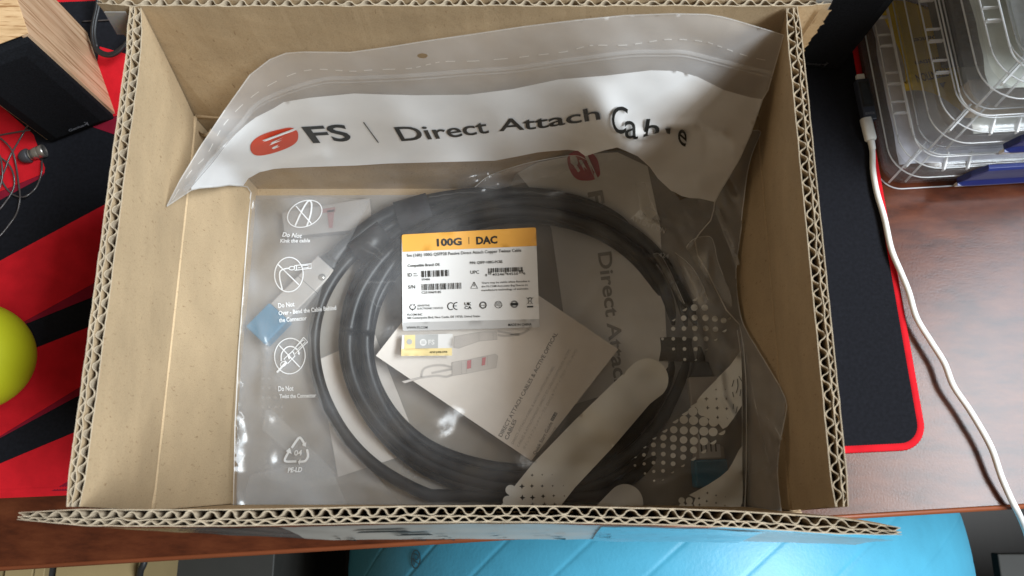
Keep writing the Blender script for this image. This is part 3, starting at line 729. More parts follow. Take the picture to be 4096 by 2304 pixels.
# white icons and warnings down the left side of the bag
pr = MB(); E_ = .0009
kk = CR(960, 740, 2.414); k3 = CR(1000, 1260, 2.07)
S = lambda pts, wd=4.5, closed=False, sm=6: strip_on(pr, pts, wd, zfront, E_, closed, sm)
def oval(c, rx, ry, rot, wd=4.2): strip_on(pr, [tuple(p) for p in disc(*c, rx, ry, rot, 28)], wd, zfront, E_, True, 3)
oval(kk((625, 278))[0], 72, 50, -.42, 4)
S(kk((540, 203), (690, 373)), 4.5, False, 0); S(kk((532, 393), (600, 245), (652, 162), (682, 158), (692, 200), (680, 290), (645, 398)), 6.5)
pr.build('warning_icon', M['ink_white_thin'], bag); pr = MB()
oval(kk((472, 865))[0], 57, 69, .08, 4)
S(kk((368, 768), (568, 963)), 4.5, False, 0); S(kk((408, 1010), (384, 900), (388, 835), (430, 810), (476, 803)), 5)
S(kk((527, 778), (688, 760), (690, 803), (529, 824)), 3.4, True, 0); S(kk((600, 780), (657, 774), (659, 796), (602, 803)), 3, True, 0); oval(kk((500, 803))[0], 11, 7, -.1, 3.4); S(kk((545, 780), (546, 820)), 4, False, 0); S(kk((560, 800), (585, 797)), 3, False, 0)
pr.build('warning_icon', M['ink_white_thin'], bag); pr = MB()
oval(k3((330, 340))[0], 61, 71, .1, 4)
S(k3((242, 252), (412, 432)), 4.5, False, 0); S(k3((444, 185), (477, 222), (372, 322), (352, 300)), 3.6, True, 0); S(k3((442, 205), (458, 222), (385, 292), (368, 275)), 3, True, 0)
S(k3((352, 300), (280, 365), (312, 402), (372, 340)), 3.6, True, 0); S(k3((222, 476), (268, 425), (300, 390)), 8, False, 0); S(k3((252, 405), (275, 385), (303, 392), (295, 412), (262, 432)), 3, True, 2)
S(k3((258, 382), (262, 320), (300, 270), (350, 262), (395, 290), (405, 318)), 5); fan_on(pr, k3((392, 318), (416, 308), (408, 333)), zfront, E_); fan_on(pr, k3((312, 345), (328, 330), (336, 355), (322, 368)), zfront, E_)
pr.build('warning_icon', M['ink_white_thin'], bag); pr = MB()
for b in (((345, 1100), (400, 1022), (424, 1024), (452, 1072)), ((472, 1112), (480, 1170), (456, 1208), (412, 1215)), ((385, 1212), (300, 1213), (290, 1190), (322, 1130))): S(k3(*b), 9, False, 4)
for b in (((428, 1076), (466, 1052), (462, 1092)), ((418, 1192), (395, 1216), (410, 1240)), ((296, 1128), (345, 1150), (330, 1098))): fan_on(pr, k3(*b), zfront, E_)
def T(mbx, s, a, b, cap, crop, zf=zfront, eps=E_, bold=0.0, slant=0.0, res=3):
    (x0, y0), (x1, y1) = crop(a, b); write(mbx, s, line2(x0, y0, x1, y1, cap, slant), zf, eps, bold, 0, None, res)
pr.build('recycling_mark', M['ink_white_thin'], bag); pr = MB()
T(pr, 'Do Not', (405, 497), (592, 512), 17, kk, slant=4, bold=.03); T(pr, 'Kink the cable', (386, 556), (674, 552), 14, kk, slant=3, bold=.03); pr.build('lettering', M['ink_white_thin'], bag); pr = MB()
T(pr, 'Do Not', (370, 1186), (527, 1170), 18, kk, bold=.025); T(pr, 'Over - Bend the Cable Behind', (374, 1257), (930, 1203), 16, kk, bold=.025); T(pr, 'the Connector', (378, 1326), (645, 1303), 16, kk, bold=.025); pr.build('lettering', M['ink_white_thin'], bag); pr = MB()
T(pr, 'Do Not', (234, 630), (360, 626), 19, k3, bold=.025); T(pr, 'Twist the Connector', (244, 690), (547, 681), 15.5, k3, bold=.025); pr.build('lettering', M['ink_white_thin'], bag); pr = MB()
T(pr, '04', (364, 1163), (428, 1160), 20, k3, bold=.02, slant=3); T(pr, 'PE-LD', (312, 1303), (428, 1298), 18, k3, bold=.03, slant=4); pr.build('lettering', M['ink_white_thin'], bag); pr = MB()
k21 = c21
fan_on(pr, k21((995, 130), (1060, 75), (1080, 143)), zfront, E_); fan_on(pr, k21((918, 180), (965, 133), (1000, 150), (975, 180), (1000, 200), (970, 205)), zfront, E_); fan_on(pr, k21((1055, 205), (1092, 168), (1115, 240)), zfront, E_)
S(k21((960, 205), (985, 165), (1010, 180), (1015, 205)), 3); S(k21((915, 178), (1112, 240)), 2.5, False, 0)
T(pr, 'ATTENTION', (888, 208), (1150, 312), 19, k21, bold=.012); T(pr, '424', (1104, 487), (1180, 502), 17, k21)
pr.build('attention_mark', M['ink_white_thin'], bag)

# rounded stripes and dot screens on the right
hf = MB()
def dots(crop, rows, sc=1 / 1.887):
    for x, y, r in rows:
        (cx, cy_) = crop((x, y))[0]; half = r < 0; r = abs(r) * sc
        p = disc(cx, cy_, r, r * .97, 0, 18)
        if half: p = np.array([q for q in p if (q[0] - cx) + (q[1] - cy_) * 1.25 > -r * .25 * 0 - .01][:]) if True else p
        fan_on(hf, p, zfront, E_)
dots(c21, [(1378, 802, -22), (1300, 880, -20), (1376, 872, 26), (1455, 873, 25), (1218, 960, -16), (1296, 952, 21), (1378, 949, 23), (1460, 950, 24), (1532, 957, 23), (1597, 970, 22), (1640, 948, -14), (1138, 1036, -12), (1217, 1032, 16), (1298, 1030, 18), (1380, 1028, 21), (1462, 1029, 22), (1536, 1036, 21), (1600, 1040, -20),
           (1136, 1109, 11), (1217, 1108, 14), (1300, 1107, 16), (1383, 1107, 18), (1465, 1108, 19), (1535, 1108, -16), (1219, 1185, 12), (1302, 1185, 14), (1385, 1186, 16), (1465, 1184, -14), (1304, 1264, 12), (1385, 1263, -11)])
tag(hf.build('dot_screen', M['ink_cream'], bag, False), kind='stuff'); hf = MB()
dots(c22, [(1368, 150, -30), (1302, 212, -28), (1365, 208, 35), (1440, 205, 38), (1230, 272, -26), (1297, 270, 32), (1370, 275, 35), (1447, 283, 36), (1522, 285, 38), (1590, 275, 36), (1150, 345, -23), (1221, 345, 28), (1297, 350, 31), (1373, 352, 33), (1448, 357, 35), (1518, 362, 34), (1580, 357, -30),
           (1072, 403, -18), (1143, 405, 24), (1219, 413, 27), (1295, 422, 29), (1373, 430, 31), (1449, 433, 31), (1515, 430, -27), (1000, 472, -14), (1068, 460, 19), (1141, 465, 20), (1218, 478, 23), (1295, 490, 25), (1371, 498, 27), (1443, 500, -25),
           (930, 549, -11), (996, 535, 14), (1068, 527, 16), (1142, 529, 18), (1216, 540, 20), (1292, 552, 22), (1365, 558, -22), (928, 615, 10), (997, 603, 12), (1068, 594, 14), (1142, 594, 16), (1216, 602, 18), (1287, 610, -17), (1004, 675, 9), (1070, 660, 12), (1140, 656, 14), (1210, 662, -13), (1074, 730, 8), (1137, 720, -9),
           ])
tag(hf.build('dot_screen', M['ink_cream'], bag, False), kind='stuff'); hf = MB()
dots(c22, [(1280, 878, 24), (1338, 880, 27), (1286, 922, 25), (1338, 925, 28), (-10, 800, 40), (-32, 880, 38), (42, 890, 38), (-50, 930, 36)])
tag(hf.build('dot_screen', M['ink_cream'], bag, False), kind='stuff')
def dia(x, y, r): return [(x, y - r), (x + r * .3, y - r * .3), (x + r, y), (x + r * .3, y + r * .3), (x, y + r), (x - r * .3, y + r * .3), (x - r, y), (x - r * .3, y - r * .3)]
def dias(crop, L): return [crop(*dia(x, y, r)) for x, y, r in L]
strA = c22((1385, 170), (1400, 120), (1440, 70), (1490, 20), (1540, -30)) + [(2870, 1512), (2920, 1462), (2964, 1402), (2968, 1500), (2968, 1622)] + c22((1700, 215), (1670, 262), (1625, 322), (1590, 340), (1560, 300), (1500, 270), (1430, 235))
sheet('stripe_print', strA, zfront, M['ink_cream'], bag, 12, dias(c22, [(1467, 112, 18), (1543, 112, 13), (1617, 113, 10), (1476, 180, 18), (1549, 181, 18), (1620, 187, 14), (1553, 255, 19), (1617, 262, 16), (1540, 42, 10), (1612, 42, 6)]), E_)
a0 = [2590 + 84 * math.cos(t) for t in np.linspace(-2.35, .75, 16)]; b0 = [1518 + 84 * math.sin(t) for t in np.linspace(-2.35, .75, 16)]
strB = list(zip(a0, b0)) + [(2600, 1615), (2450, 1790), (2300, 1950), (2222, 2050), (2000, 2050), (2052, 1952), (2130, 1855), (2300, 1680), (2440, 1545)]
sheet('stripe_print', strB, zfront, M['ink_cream'], bag, 14, dias(c22, [(75, 773, 22), (150, 770, 17), (228, 770, 14), (307, 769, 9), (387, 767, 5), (78, 858, 24), (155, 857, 22), (235, 847, 18), (315, 843, 13), (395, 845, 8), (152, 688, 13), (228, 685, 8), (303, 684, 5), (245, 910, 20), (322, 908, 15), (155, 915, 22)]), E_)
a0 = [2500 + 73 * math.cos(t) for t in np.linspace(-2.4, 0, 14)]; b0 = [2012 + 76 * math.sin(t) for t in np.linspace(-2.4, 0, 14)]
sheet('stripe_print', list(zip(a0, b0)) + [(2572, 2052), (2360, 2052), (2400, 2008)], zfront, M['ink_cream'], bag, 14, (), E_)
strD = c22((1735, 470), (1712, 500), (1690, 545), (1662, 600), (1630, 650), (1570, 702), (1480, 760), (1410, 798), (1335, 838), (1385, 860), (1370, 900), (1390, 960), (1700, 960), (1738, 900), (1742, 800), (1738, 600))
sheet('stripe_print', strD, zfront, M['ink_cream'], bag, 12, dias(c22, [(1475, 822, 11), (1540, 840, 9), (1610, 852, 5), (1412, 863, 12), (1470, 884, 12), (1540, 898, 10), (1607, 918, 8), (1415, 912, 13)]), E_)
mb = MB()
for q in (((1690, 70), (1705, 20), (1700, -40)), ((1720, 90), (1728, 40)), ((1665, 60), (1672, 100)), ((1700, 170), (1690, 220)), ((1672, 150), (1668, 190)), ((1712, -60), (1735, -20)), ((1675, -30), (1660, 20))): strip_on(mb, c22(*q), 2.5, zfront, .0014, False, 3)
mb.build('pen_marks', M['ink_black'], bag)
mb = MB()
for off in (0, -16): strip_on(mb, [(x + off, y) for x, y in [(2965, 1320), (2976, 1400), (2984, 1550), (2984, 1850), (2978, 2052)]], 3, zfront, .0006, False, 4)
mb.build('side_seam', M['film_edge'], bag)
# crumpled doubled film by the right wall and under the header
for nm, poly, up_, mt in (('film_fold', [(2745, 990), (2760, 968), (2790, 950), (2838, 946), (2856, 975), (2870, 1040), (2892, 1100), (2925, 1180), (2930, 1230), (2880, 1190), (2830, 1120), (2790, 1060), (2760, 1020)], .004, 'film_fold'),
                          ('film_fold', [(2700, 1010), (2760, 1060), (2805, 1130), (2832, 1200), (2812, 1238), (2770, 1180), (2735, 1110)], .007, 'film_fold'),
                          ('film_fold', [(2612, 1016), (2640, 1018), (2680, 1085), (2738, 1215), (2716, 1200), (2655, 1090)], .006, 'film_fold'),
                          ('film_fold', [(1900, 748), (1960, 702), (2080, 660), (2200, 634), (2300, 622), (2348, 640), (2320, 668), (2200, 705), (2080, 735), (1990, 757)], .005, 'film'),
                          ('film_fold', [(2540, 735), (2580, 730), (2600, 800), (2640, 880), (2600, 900), (2560, 830)], .004, 'film_fold')):
    zz = (lambda u_: lambda x, y: zfront(x, y) + u_)(up_)
    sheet(nm, poly, zz, M[mt], bag, 14)
    mb = MB(); strip_on(mb, poly[:len(poly) // 2 + 1], 2.2, zz, .0004, False, 4); mb.build('fold_edge', M['film_edge'], bag)
mb = MB()   # scuffs and dust on the film
for i in range(110):
    cx, cy_ = random.choice([(1800, 860), (1500, 1150), (1600, 1760), (2000, 1850), (1480, 860), (2250, 780), (1300, 1500), (1900, 1000)])
    x = random.gauss(cx, 120); y = random.gauss(cy_, 55)
    if not (1010 < x < 2700 and 720 < y < 2000) or (1590 < x < 2165 and 900 < y < 1440): continue
    fan_on(mb, disc(x, y, random.uniform(.8, 1.7), random.uniform(.8, 1.4), 0, 6), zfront, .0006)
for l in ([(1470, 965), (1500, 990), (1535, 1020)], [(1470, 1130), (1530, 1128), (1590, 1124)], [(1480, 1200), (1510, 1225), (1530, 1225)], [(1720, 790), (1800, 775), (1900, 768)], [(2040, 770), (2150, 770), (2230, 790)], [(1440, 985), (1530, 1040)]):
    strip_on(mb, [(x + random.uniform(-3, 3), y + random.uniform(-3, 3)) for x, y in smooth_line([(a, b) for a, b in l], 5)[:, :2]], 1.4, zfront, .0006, False, 0)
tag(mb.build('scuffs', M['ink_ghost'], bag), kind='stuff')

# ------------------------------------------------------------------ the large paper label
kl = CR(1560, 880, 3.15); ZL, ZP = .0012, .0016
def lab_poly(*p, n=0): return kl(*p)
def rounded(poly, r, n=5):
    out = []; m = len(poly)
    for i in range(m):
        a, b, c = (np.array(poly[k % m], float) for k in (i - 1, i, i + 1))
        p = b + (a - b) / np.linalg.norm(a - b) * r; q = b + (c - b) / np.linalg.norm(c - b) * r
        out += [tuple((1 - t) ** 2 * p + 2 * t * (1 - t) * b + t * t * q) for t in np.linspace(0, 1, n)]
    return out
lab = sheet('paper_label', rounded(kl((146, 186), (1838, 92), (1886, 1352), (158, 1398)), 12), zfront, M['label_white'], bag, 30, (), ZL)
sheet('orange_band', rounded(kl((147, 186), (1838, 92)), 0.001) if False else kl((170, 183), (1815, 93), (1832, 96), (1840, 112), (1848, 325), (159, 402), (148, 215), (152, 192)), zfront, M['label_orange'], lab, 30, (), ZL + .0003)
sheet('grey_band', kl((170, 1290), (1883, 1248), (1886, 1335), (1880, 1346), (1866, 1352), (180, 1397), (164, 1390), (160, 1375)), zfront, M['label_grey'], lab, 30, (), ZL + .0003)
lt = MB()
def LT(s, a, b, cap, bold=0.0): T(lt, s, a, b, cap / 3.15, kl, zfront, ZP + .0003, bold + .006, 0, 2)
LT('100G', (592, 328), (906, 312), 86, .035); LT('DAC', (1088, 304), (1354, 292), 88, .035)
LT('5m (16ft) 100G QSFP28 Passive Direct Attach Copper Twinax Cable', (214, 466), (1655, 398), 38)
LT('Compatible Brand: DE', (224, 592), (628, 575), 32, .008); LT('P/N: QSFP-100G-PC05', (1008, 556), (1418, 540), 32, .008)
LT('ID', (226, 714), (278, 712), 44); LT('PRO-', (300, 682), (342, 680), 13, .02); LT('DUCT', (300, 710), (352, 708), 13, .02); LT('UPC', (1015, 680), (1124, 676), 42)
LT('50486', (400, 762), (506, 758), 25); LT('S/N', (230, 865), (318, 862), 42); LT('C2510469185', (400, 928), (645, 920), 28)
LT('8', (1202, 710), (1224, 709), 30); LT('40246', (1288, 702), (1440, 697), 30); LT('44550', (1466, 696), (1616, 690), 30); LT('6', (1682, 688), (1706, 687), 30)
LT('There may be visible white flocculus in', (1155, 804), (1762, 780), 23); LT('the FS.COM Anti-static Bag Due to its', (1155, 850), (1735, 828), 23); LT('manufacture technology of antistatic.', (1155, 896), (1750, 874), 23)
LT('SENSITIVE', (347, 1090), (500, 1086), 22); LT('ELECTRONIC DEVICES', (347, 1128), (670, 1118), 22)
LT('UK', (940, 1075), (1026, 1073), 36, .02); LT('CA', (940, 1122), (1030, 1120), 36, .02)
LT('FS.COM INC', (219, 1206), (408, 1202), 25, .006); LT('380 Centerpoint Blvd, New Castle, DE 19720, United States', (217, 1248), (1137, 1222), 26)
LT('WWW.FS.COM', (209, 1372), (474, 1368), 30); LT('MADE IN CHINA', (1490, 1338), (1784, 1330), 32)
LT('REACH', (1335, 1066), (1395, 1064), 14, .02); LT('LIFETIME', (1525, 1070), (1610, 1067), 13, .02); LT('RoHS', (1152, 1082), (1196, 1080), 13, .02)
lt.build('lettering', M['ink_black'], lab)
lg = MB()
LS = lambda pts, wd, closed=False, sm=0: strip_on(lg, kl(*pts), wd / 3.15, zfront, ZP + .0003, closed, sm)
LS(((994, 214), (996, 302)), 7); LS(((1060, 782), (1106, 860), (1018, 862)), 9, True); LS(((1061, 808), (1062, 838)), 7)
for cx, cy_, r in ((1173, 1072, 43), (1366, 1066, 43), (1566, 1060, 43), (1173, 1072, 34), (1566, 1060, 33)): LS([tuple(p) for p in disc(cx, cy_, r, r, 0, 22)], 6, True)
LS(((1372, 1090), (1388, 1106), (1414, 1074)), 9); LS(((1335, 1042), (1395, 1040)), 5); LS(((1338, 1078), (1398, 1076)), 5)
fan_on(lg, kl((1517, 1046), (1615, 1042), (1616, 1074), (1518, 1078)), zfront, ZP + .0002)
LS([tuple((768 + 40 * math.cos(a), 1086 + 44 * math.sin(a))) for a in np.linspace(.9, 5.4, 16)], 11); LS([tuple((842 + 42 * math.cos(a), 1083 + 44 * math.sin(a))) for a in np.linspace(1.4, 4.9, 14)], 11); LS(((802, 1083), (840, 1082)), 10)
LS([tuple((286 + 36 * math.cos(a), 1094 + 34 * math.sin(a))) for a in np.linspace(-.3, 3.5, 14)], 10); LS(((258, 1066), (272, 1080)), 10); LS(((314, 1064), (300, 1080)), 10); LS(((285, 1118), (285, 1142)), 10); LS(((265, 1060), (306, 1060)), 5)
LS(((1740, 992), (1785, 988), (1778, 1056), (1748, 1058)), 5, True); LS(((1718, 975), (1800, 1058)), 4); LS(((1806, 972), (1722, 1062)), 4); LS(((1735, 988), (1765, 976), (1792, 985)), 7)
fan_on(lg, kl((1727, 1084), (1804, 1081), (1805, 1100), (1728, 1103)), zfront, ZP + .0003)
tag(lg.build('symbols', M['ink_black'], lab), kind='stuff')
bc = MB()
def bars(a, b, h, n, seed):
    r = random.Random(seed); a = np.array(a, float); b = np.array(b, float); ws = [r.choice((1, 1, 2, 3)) for _ in range(n)]; tot = sum(ws); p = 0
    d = (b - a) / np.linalg.norm(b - a); u = np.array([d[1], -d[0]]) * h
    for i, w_ in enumerate(ws):
        if i % 2 == 0:
            q0 = a + (b - a) * p / tot; q1 = a + (b - a) * (p + w_ * .9) / tot
            fan_on(bc, kl(q0, q1, q1 + u, q0 + u), zfront, ZP + .0003)
        p += w_
bars((396, 722), (746, 706), 80, 43, 1); bc.build('barcode', M['ink_black'], lab); bc = MB(); bars((400, 886), (900, 866), 78, 61, 2); bc.build('barcode', M['ink_black'], lab); bc = MB(); bars((1238, 664), (1672, 648), 56, 59, 3)
for x in (1238, 1256, 1270, 1448, 1462, 1628, 1640, 1660, 1672):
    y = 690 - (x - 1238) * .04; fan_on(bc, kl((x, y), (x + 6, y), (x + 6, y - 40), (x, y - 40)), zfront, ZP + .0003)
bc.build('barcode', M['ink_black'], lab)
# the small foil sticker below it
kh = CR(1560, 1300, 2.4156)
hol = sheet('foil_sticker', rounded(kh((117, 97), (606, 84), (601, 300), (106, 302)), 4), zfront, M['label_white'], bag, 20, (), ZL)
sheet('foil', kh((108, 230), (600, 222), (600, 296), (108, 300)), zfront, M['gold'], hol, 20, (), ZL + .0003)
sheet('foil', kh((140, 98), (243, 95), (243, 228), (140, 229)), zfront, M['gold'], hol, 20, (), ZL + .0003)
sheet('silver_panel', kh((243, 95), (465, 90), (463, 224), (243, 228)), zfront, M['silver'], hol, 20, (), ZL + .0003)
mb = MB(); T(mb, 'FS', (370, 188), (430, 187), 18, kh, zfront, ZP + .0003, .02)
g = kh((320, 168))[0]; fan_on(mb, disc(*g, 14, 14), zfront, ZP + .0002); mb.build('lettering', M['label_white'], hol)
mb = MB(); T(mb, 'APXP JHRB S4V8', (383, 272), (553, 268), 7, kh, zfront, ZP + .0003, .01); mb.build('lettering', M['ink_black'], hol)
mb = MB(); g = kh((188, 162))[0]; fan_on(mb, disc(*g, 11, 11), zfront, ZP + .0003)
g = kh((320, 168))[0]
for j in (-5, 0, 5): fan_on(mb, [(g[0] - 7, g[1] + j - 1.4), (g[0] + 9, g[1] + j - 2), (g[0] + 9, g[1] + j + .6), (g[0] - 7, g[1] + j + 1.4)], zfront, ZP + .0004)
mb.build('emblem', M['silver'], hol)

# ================================================================== THE SECOND BAG, UNDER THE FIRST
UP = [(x, y, .0125) for x, y in ((950, 800), (950, 1400), (950, 2040), (1300, 1100), (1300, 1700), (1500, 790), (1500, 1400), (1800, 1100), (1800, 1700), (2000, 1400), (2000, 2040), (2100, 1000), (2000, 800))] + \
     [(2500, 2040, .020), (2500, 1600, .016), (2500, 1200, .020), (2500, 850, .030), (2700, 1400, .036), (2700, 2000, .034), (2860, 1700, .055), (2870, 1000, .064), (2944, 1075, .085), (2965, 900, .110), (3040, 530, .170), (2930, 640, .125), (2990, 690, .137), (2973, 1298, .084), (3050, 1430, .130), (3140, 1590, .182), (3138, 1680, .183), (3114, 1810, .172), (3128, 2045, .162), (2990, 1500, .064), (2986, 1800, .062), (2986, 2000, .060), (2800, 800, .09),
      (2335, 660, .078), (2200, 700, .056), (2500, 640, .092), (2400, 770, .040), (2200, 785, .024), (2100, 690, .055), (2300, 610, .104), (2600, 660, .088), (3040, 1800, .10), (2920, 1400, .058)]
_ut = TPS(UP, 2e-4)
def zunder(x, y):
    x = np.asarray(x, float).ravel(); y = np.asarray(y, float).ravel(); z = _ut(x, y)
    for l, a, wd in (([(2985, 1560), (3040, 1700), (3090, 1900)], .012, 22), ([(3000, 1600), (3075, 1700), (3120, 1760)], .008, 12), ([(2990, 1900), (3075, 1870)], -.010, 10), ([(2870, 840), (2945, 1075)], .006, 14), ([(2905, 730), (2965, 880)], .004, 8)):
        z = z + a * np.exp(-(near_line(x, y, l) / wd) ** 2)
    wall_z = CAM_H - .1862 * (FPX * _s + (y - 1152) * _c) / np.maximum(x - 2048, 400)      # keeps it on this side of the right wall
    z = np.maximum(z, np.where(x > 2700, np.minimum(wall_z, .158), 0))
    return np.minimum(np.maximum(z, .0112), np.where(x < 2950, zfront(x, y) - .004, 1))
bag2 = thing('zip_bag', 'second clear zip bag under the first, curling up the right wall of the box', 'bag')
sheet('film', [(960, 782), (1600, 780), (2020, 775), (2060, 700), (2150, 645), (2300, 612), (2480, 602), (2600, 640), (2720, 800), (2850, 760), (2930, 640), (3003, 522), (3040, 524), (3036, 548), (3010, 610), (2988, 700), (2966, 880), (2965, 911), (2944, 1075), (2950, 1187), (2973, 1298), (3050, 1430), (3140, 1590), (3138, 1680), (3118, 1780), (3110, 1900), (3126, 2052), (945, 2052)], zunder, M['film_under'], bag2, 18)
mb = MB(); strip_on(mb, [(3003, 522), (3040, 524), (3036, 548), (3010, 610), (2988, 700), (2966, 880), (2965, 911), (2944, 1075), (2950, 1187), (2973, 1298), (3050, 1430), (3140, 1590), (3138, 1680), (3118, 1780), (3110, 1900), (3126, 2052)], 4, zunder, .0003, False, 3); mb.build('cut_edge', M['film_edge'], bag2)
mb = MB(); strip_on(mb, [(2868, 840), (2900, 920), (2935, 1010), (2950, 1060)], 20, zunder, .0006, False, 5); mb.build('zip_strip', M['zip'], bag2); mb = MB(); strip_on(mb, [(2985, 1420), (3010, 1560), (3050, 1750), (3080, 1870)], 4, zunder, .0006, False, 5); strip_on(mb, [(2990, 1900), (3075, 1868)], 3, zunder, .0006, False, 2); strip_on(mb, [(3045, 1640), (3100, 1710), (3128, 1760)], 3, zunder, .0006, False, 3); tag(mb.build('fold_line', M['zip'], bag2), kind='stuff')
b2 = sheet('header_print', [(2070, 692), (2150, 650), (2310, 619), (2470, 609), (2590, 665), (2640, 900), (2675, 1500), (2290, 1620), (2262, 1310), (2205, 915), (2150, 790)], zunder, M['ink_white'], bag2, 18, (), .0005)
mb = MB(); mb2 = MB(); logo_mark((mb, mb2), (2335, 662), (8, 62), (62, -10), zunder, .0010); mb.build('emblem', M['ink_pink'], b2); mb2.build('emblem_bars', M['ink_white'], b2)
M['ink_hazed'] = simple('hazed_black_ink', (.27, .26, .245), .6, .3, .1, 40)  # black ink painted grey for the haze of the films above
mb = MB(); write(mb, 'Direct Attach', line2(2392, 1012, 2462, 1560, 52), zunder, .0010, .02); write(mb, 'FS', line2(2352, 770, 2372, 880, 56), zunder, .0010, .03)
mb.build('lettering', M['ink_hazed'], b2)
gd = MB()
for i in range(4):
    for j in range(9): fan_on(gd, disc(1050 + i * 26, 1400 + j * 38, 4 + j * .5 if j < 6 else 11 - j, None, 0, 10), zunder, .0008)
for i in range(11):
    for j in range(4): fan_on(gd, disc(1040 + i * 24 + (0 if i < 3 else 60), 1845 + j * 24, 4 + (j % 3), None, 0, 10), zunder, .0008)
for i in range(3):
    for j in range(4): fan_on(gd, disc(1605 + i * 28, 1860 + j * 24, 5, None, 0, 10), zunder, .0008)
tag(gd.build('dot_screen', M['ink_ghost'], bag2), kind='stuff')
sheet('stripe_print', [(1062, 1640), (1090, 1640), (1330, 1880), (1400, 2052), (960, 2052), (1000, 1900), (1200, 1850), (1050, 1720)], zunder, M['ink_ghost'], bag2, 30, (), .0006)  # faint stripe whose pale tone also paints in the window's streak

# ================================================================== CONTENTS
flatz = lambda zz: (lambda x, y: np.full(np.asarray(x).size, zz))
# the printed leaflet
def slab(name, poly, z, th, mat, parent=None):
    q = [P(x, y, z) for x, y in poly]; n = len(q)
    return obj(name, q + [p - Vector((0, 0, th)) for p in q], [tuple(range(n)), tuple(range(2 * n - 1, n - 1, -1))] + [(i, n + i, n + (i + 1) % n, (i + 1) % n) for i in range(n)], mat, parent)
ZC2 = .0318
leaf = thing('leaflet', 'pale quick start leaflet with cable drawings, inside the coil of the black cable', 'leaflet')
slab('paper_sheet', [(1503, 1423), (1851, 977), (2473, 1397), (2125, 1843)], ZC2, .0012, M['paper'], leaf)
M['ink_mid'] = simple('mid_grey_ink', (.17, .165, .16), .6, .3, .1, 40); M['ink_light'] = simple('light_grey_ink', (.42, .39, .365), .6, .3, .1, 40)
kp = CR(1560, 1300, 2.4156); zc_ = flatz(ZC2)
mb = MB(); mbl = MB()
T(mb, 'DIRECT ATTACH CABLES & ACTIVE OPTICAL', (1078, 1085), (1622, 84), 15, kp, zc_, .0003, .012); T(mb, 'CABLES', (1138, 1112), (1224, 922), 15, kp, zc_, .0003, .012)
T(mbl, 'DIRECT-ATTACH-KABEL & AKTIVE OPTISCHE KABEL', (1192, 1152), (1592, 402), 9.5, kp, zc_, .0003); T(mbl, 'CÂBLES À ATTACHEMENT DIRECT ET CÂBLES OPTIQUES ACTIFS', (1246, 1180), (1746, 242), 9.5, kp, zc_, .0003)
T(mbl, 'ダイレクトアタッチケーブル (DAC) & アクティブ光ケーブル (AOC)', (1302, 1206), (1808, 242), 9, kp, zc_, .0003); mb.build('lettering', M['ink_mid'], leaf); mb = MB(); mbl.build('lettering', M['ink_light'], leaf); mbl = MB(); T(mb, 'Quick Start Guide', (1406, 1256), (1572, 946), 13, kp, zc_, .0003, .008)
T(mbl, 'Quick Start Anleitung', (1448, 1262), (1606, 990), 9.5, kp, zc_, .0003)
T(mbl, 'Guide Rapide', (1600, 1090), (1706, 922), 9, kp, zc_, .0003)
M['ink_pale'] = simple('pale_grey_ink', (.58, .535, .50), .6, .3, .1, 40)
fan_on(mb, kp((1548, 918), (1592, 838), (1620, 852), (1576, 930)), zc_, .0003)
mb.build('lettering', M['ink_mid'], leaf); mbl.build('lettering', M['ink_light'], leaf)
mb = MB(); T(mb, 'V1.0', (1574, 922), (1612, 852), 7, kp, zc_, .0006); mb.build('lettering', M['paper'], leaf)
mb = MB(); mbo = MB(); mbr = MB()
for q in (((598, 362), (670, 347), (735, 340), (1018, 280), (1042, 300), (1026, 412), (740, 468), (690, 476), (600, 492)), ((115, 545), (300, 500), (300, 515), (142, 562)), ((620, 112), (860, 68), (1032, 64), (1036, 140), (860, 156), (660, 226), (618, 220))):
    fan_on(mb, kp(*q), zc_, .0003); strip_on(mbo, kp(*q), 1.6, zc_, .0005, True, 0)
for q in (((300, 505), (322, 428), (400, 396), (500, 388), (600, 408)), ((300, 508), (450, 490), (540, 500), (600, 482)), ((400, 465), (600, 425)), ((1040, 60), (1240, 90), (1345, 42)), ((1040, 95), (1110, 105), (1250, 92))): strip_on(mb, kp(*q), 10, zc_, .0003, False, 4); strip_on(mbo, kp(*q), 1.4, zc_, .0005, False, 4)
for q in (((690, 350), (690, 475)), ((735, 342), (740, 468)), ((785, 332), (785, 420)), ((890, 312), (885, 395)), ((940, 298), (945, 395)), ((860, 70), (860, 155)), ((995, 66), (998, 142))): strip_on(mbo, kp(*q), 1.4, zc_, .0005, False, 0)
for q in (((746, 344), (784, 337), (782, 416), (744, 425)), ((892, 317), (926, 310), (918, 386), (886, 393))): fan_on(mbr, kp(*q), zc_, .0006)
mb.build('cable_drawing', M['ink_pale'], leaf); mbo.build('drawing_outline', M['ink_light'], leaf); mbr.build('red_marks', simple('leaflet_red', (.55, .16, .17), .6, .3, .05, 40), leaf)
leaf2 = slab('leaflet', [(1270, 1440), (1500, 1340), (1680, 1800), (1352, 1908)], .0138, .0008, M['paper_hazed']); tag(leaf2, 'plain pale leaflet tinted hazy, under the cable strands at the lower left of the bag', 'leaflet')

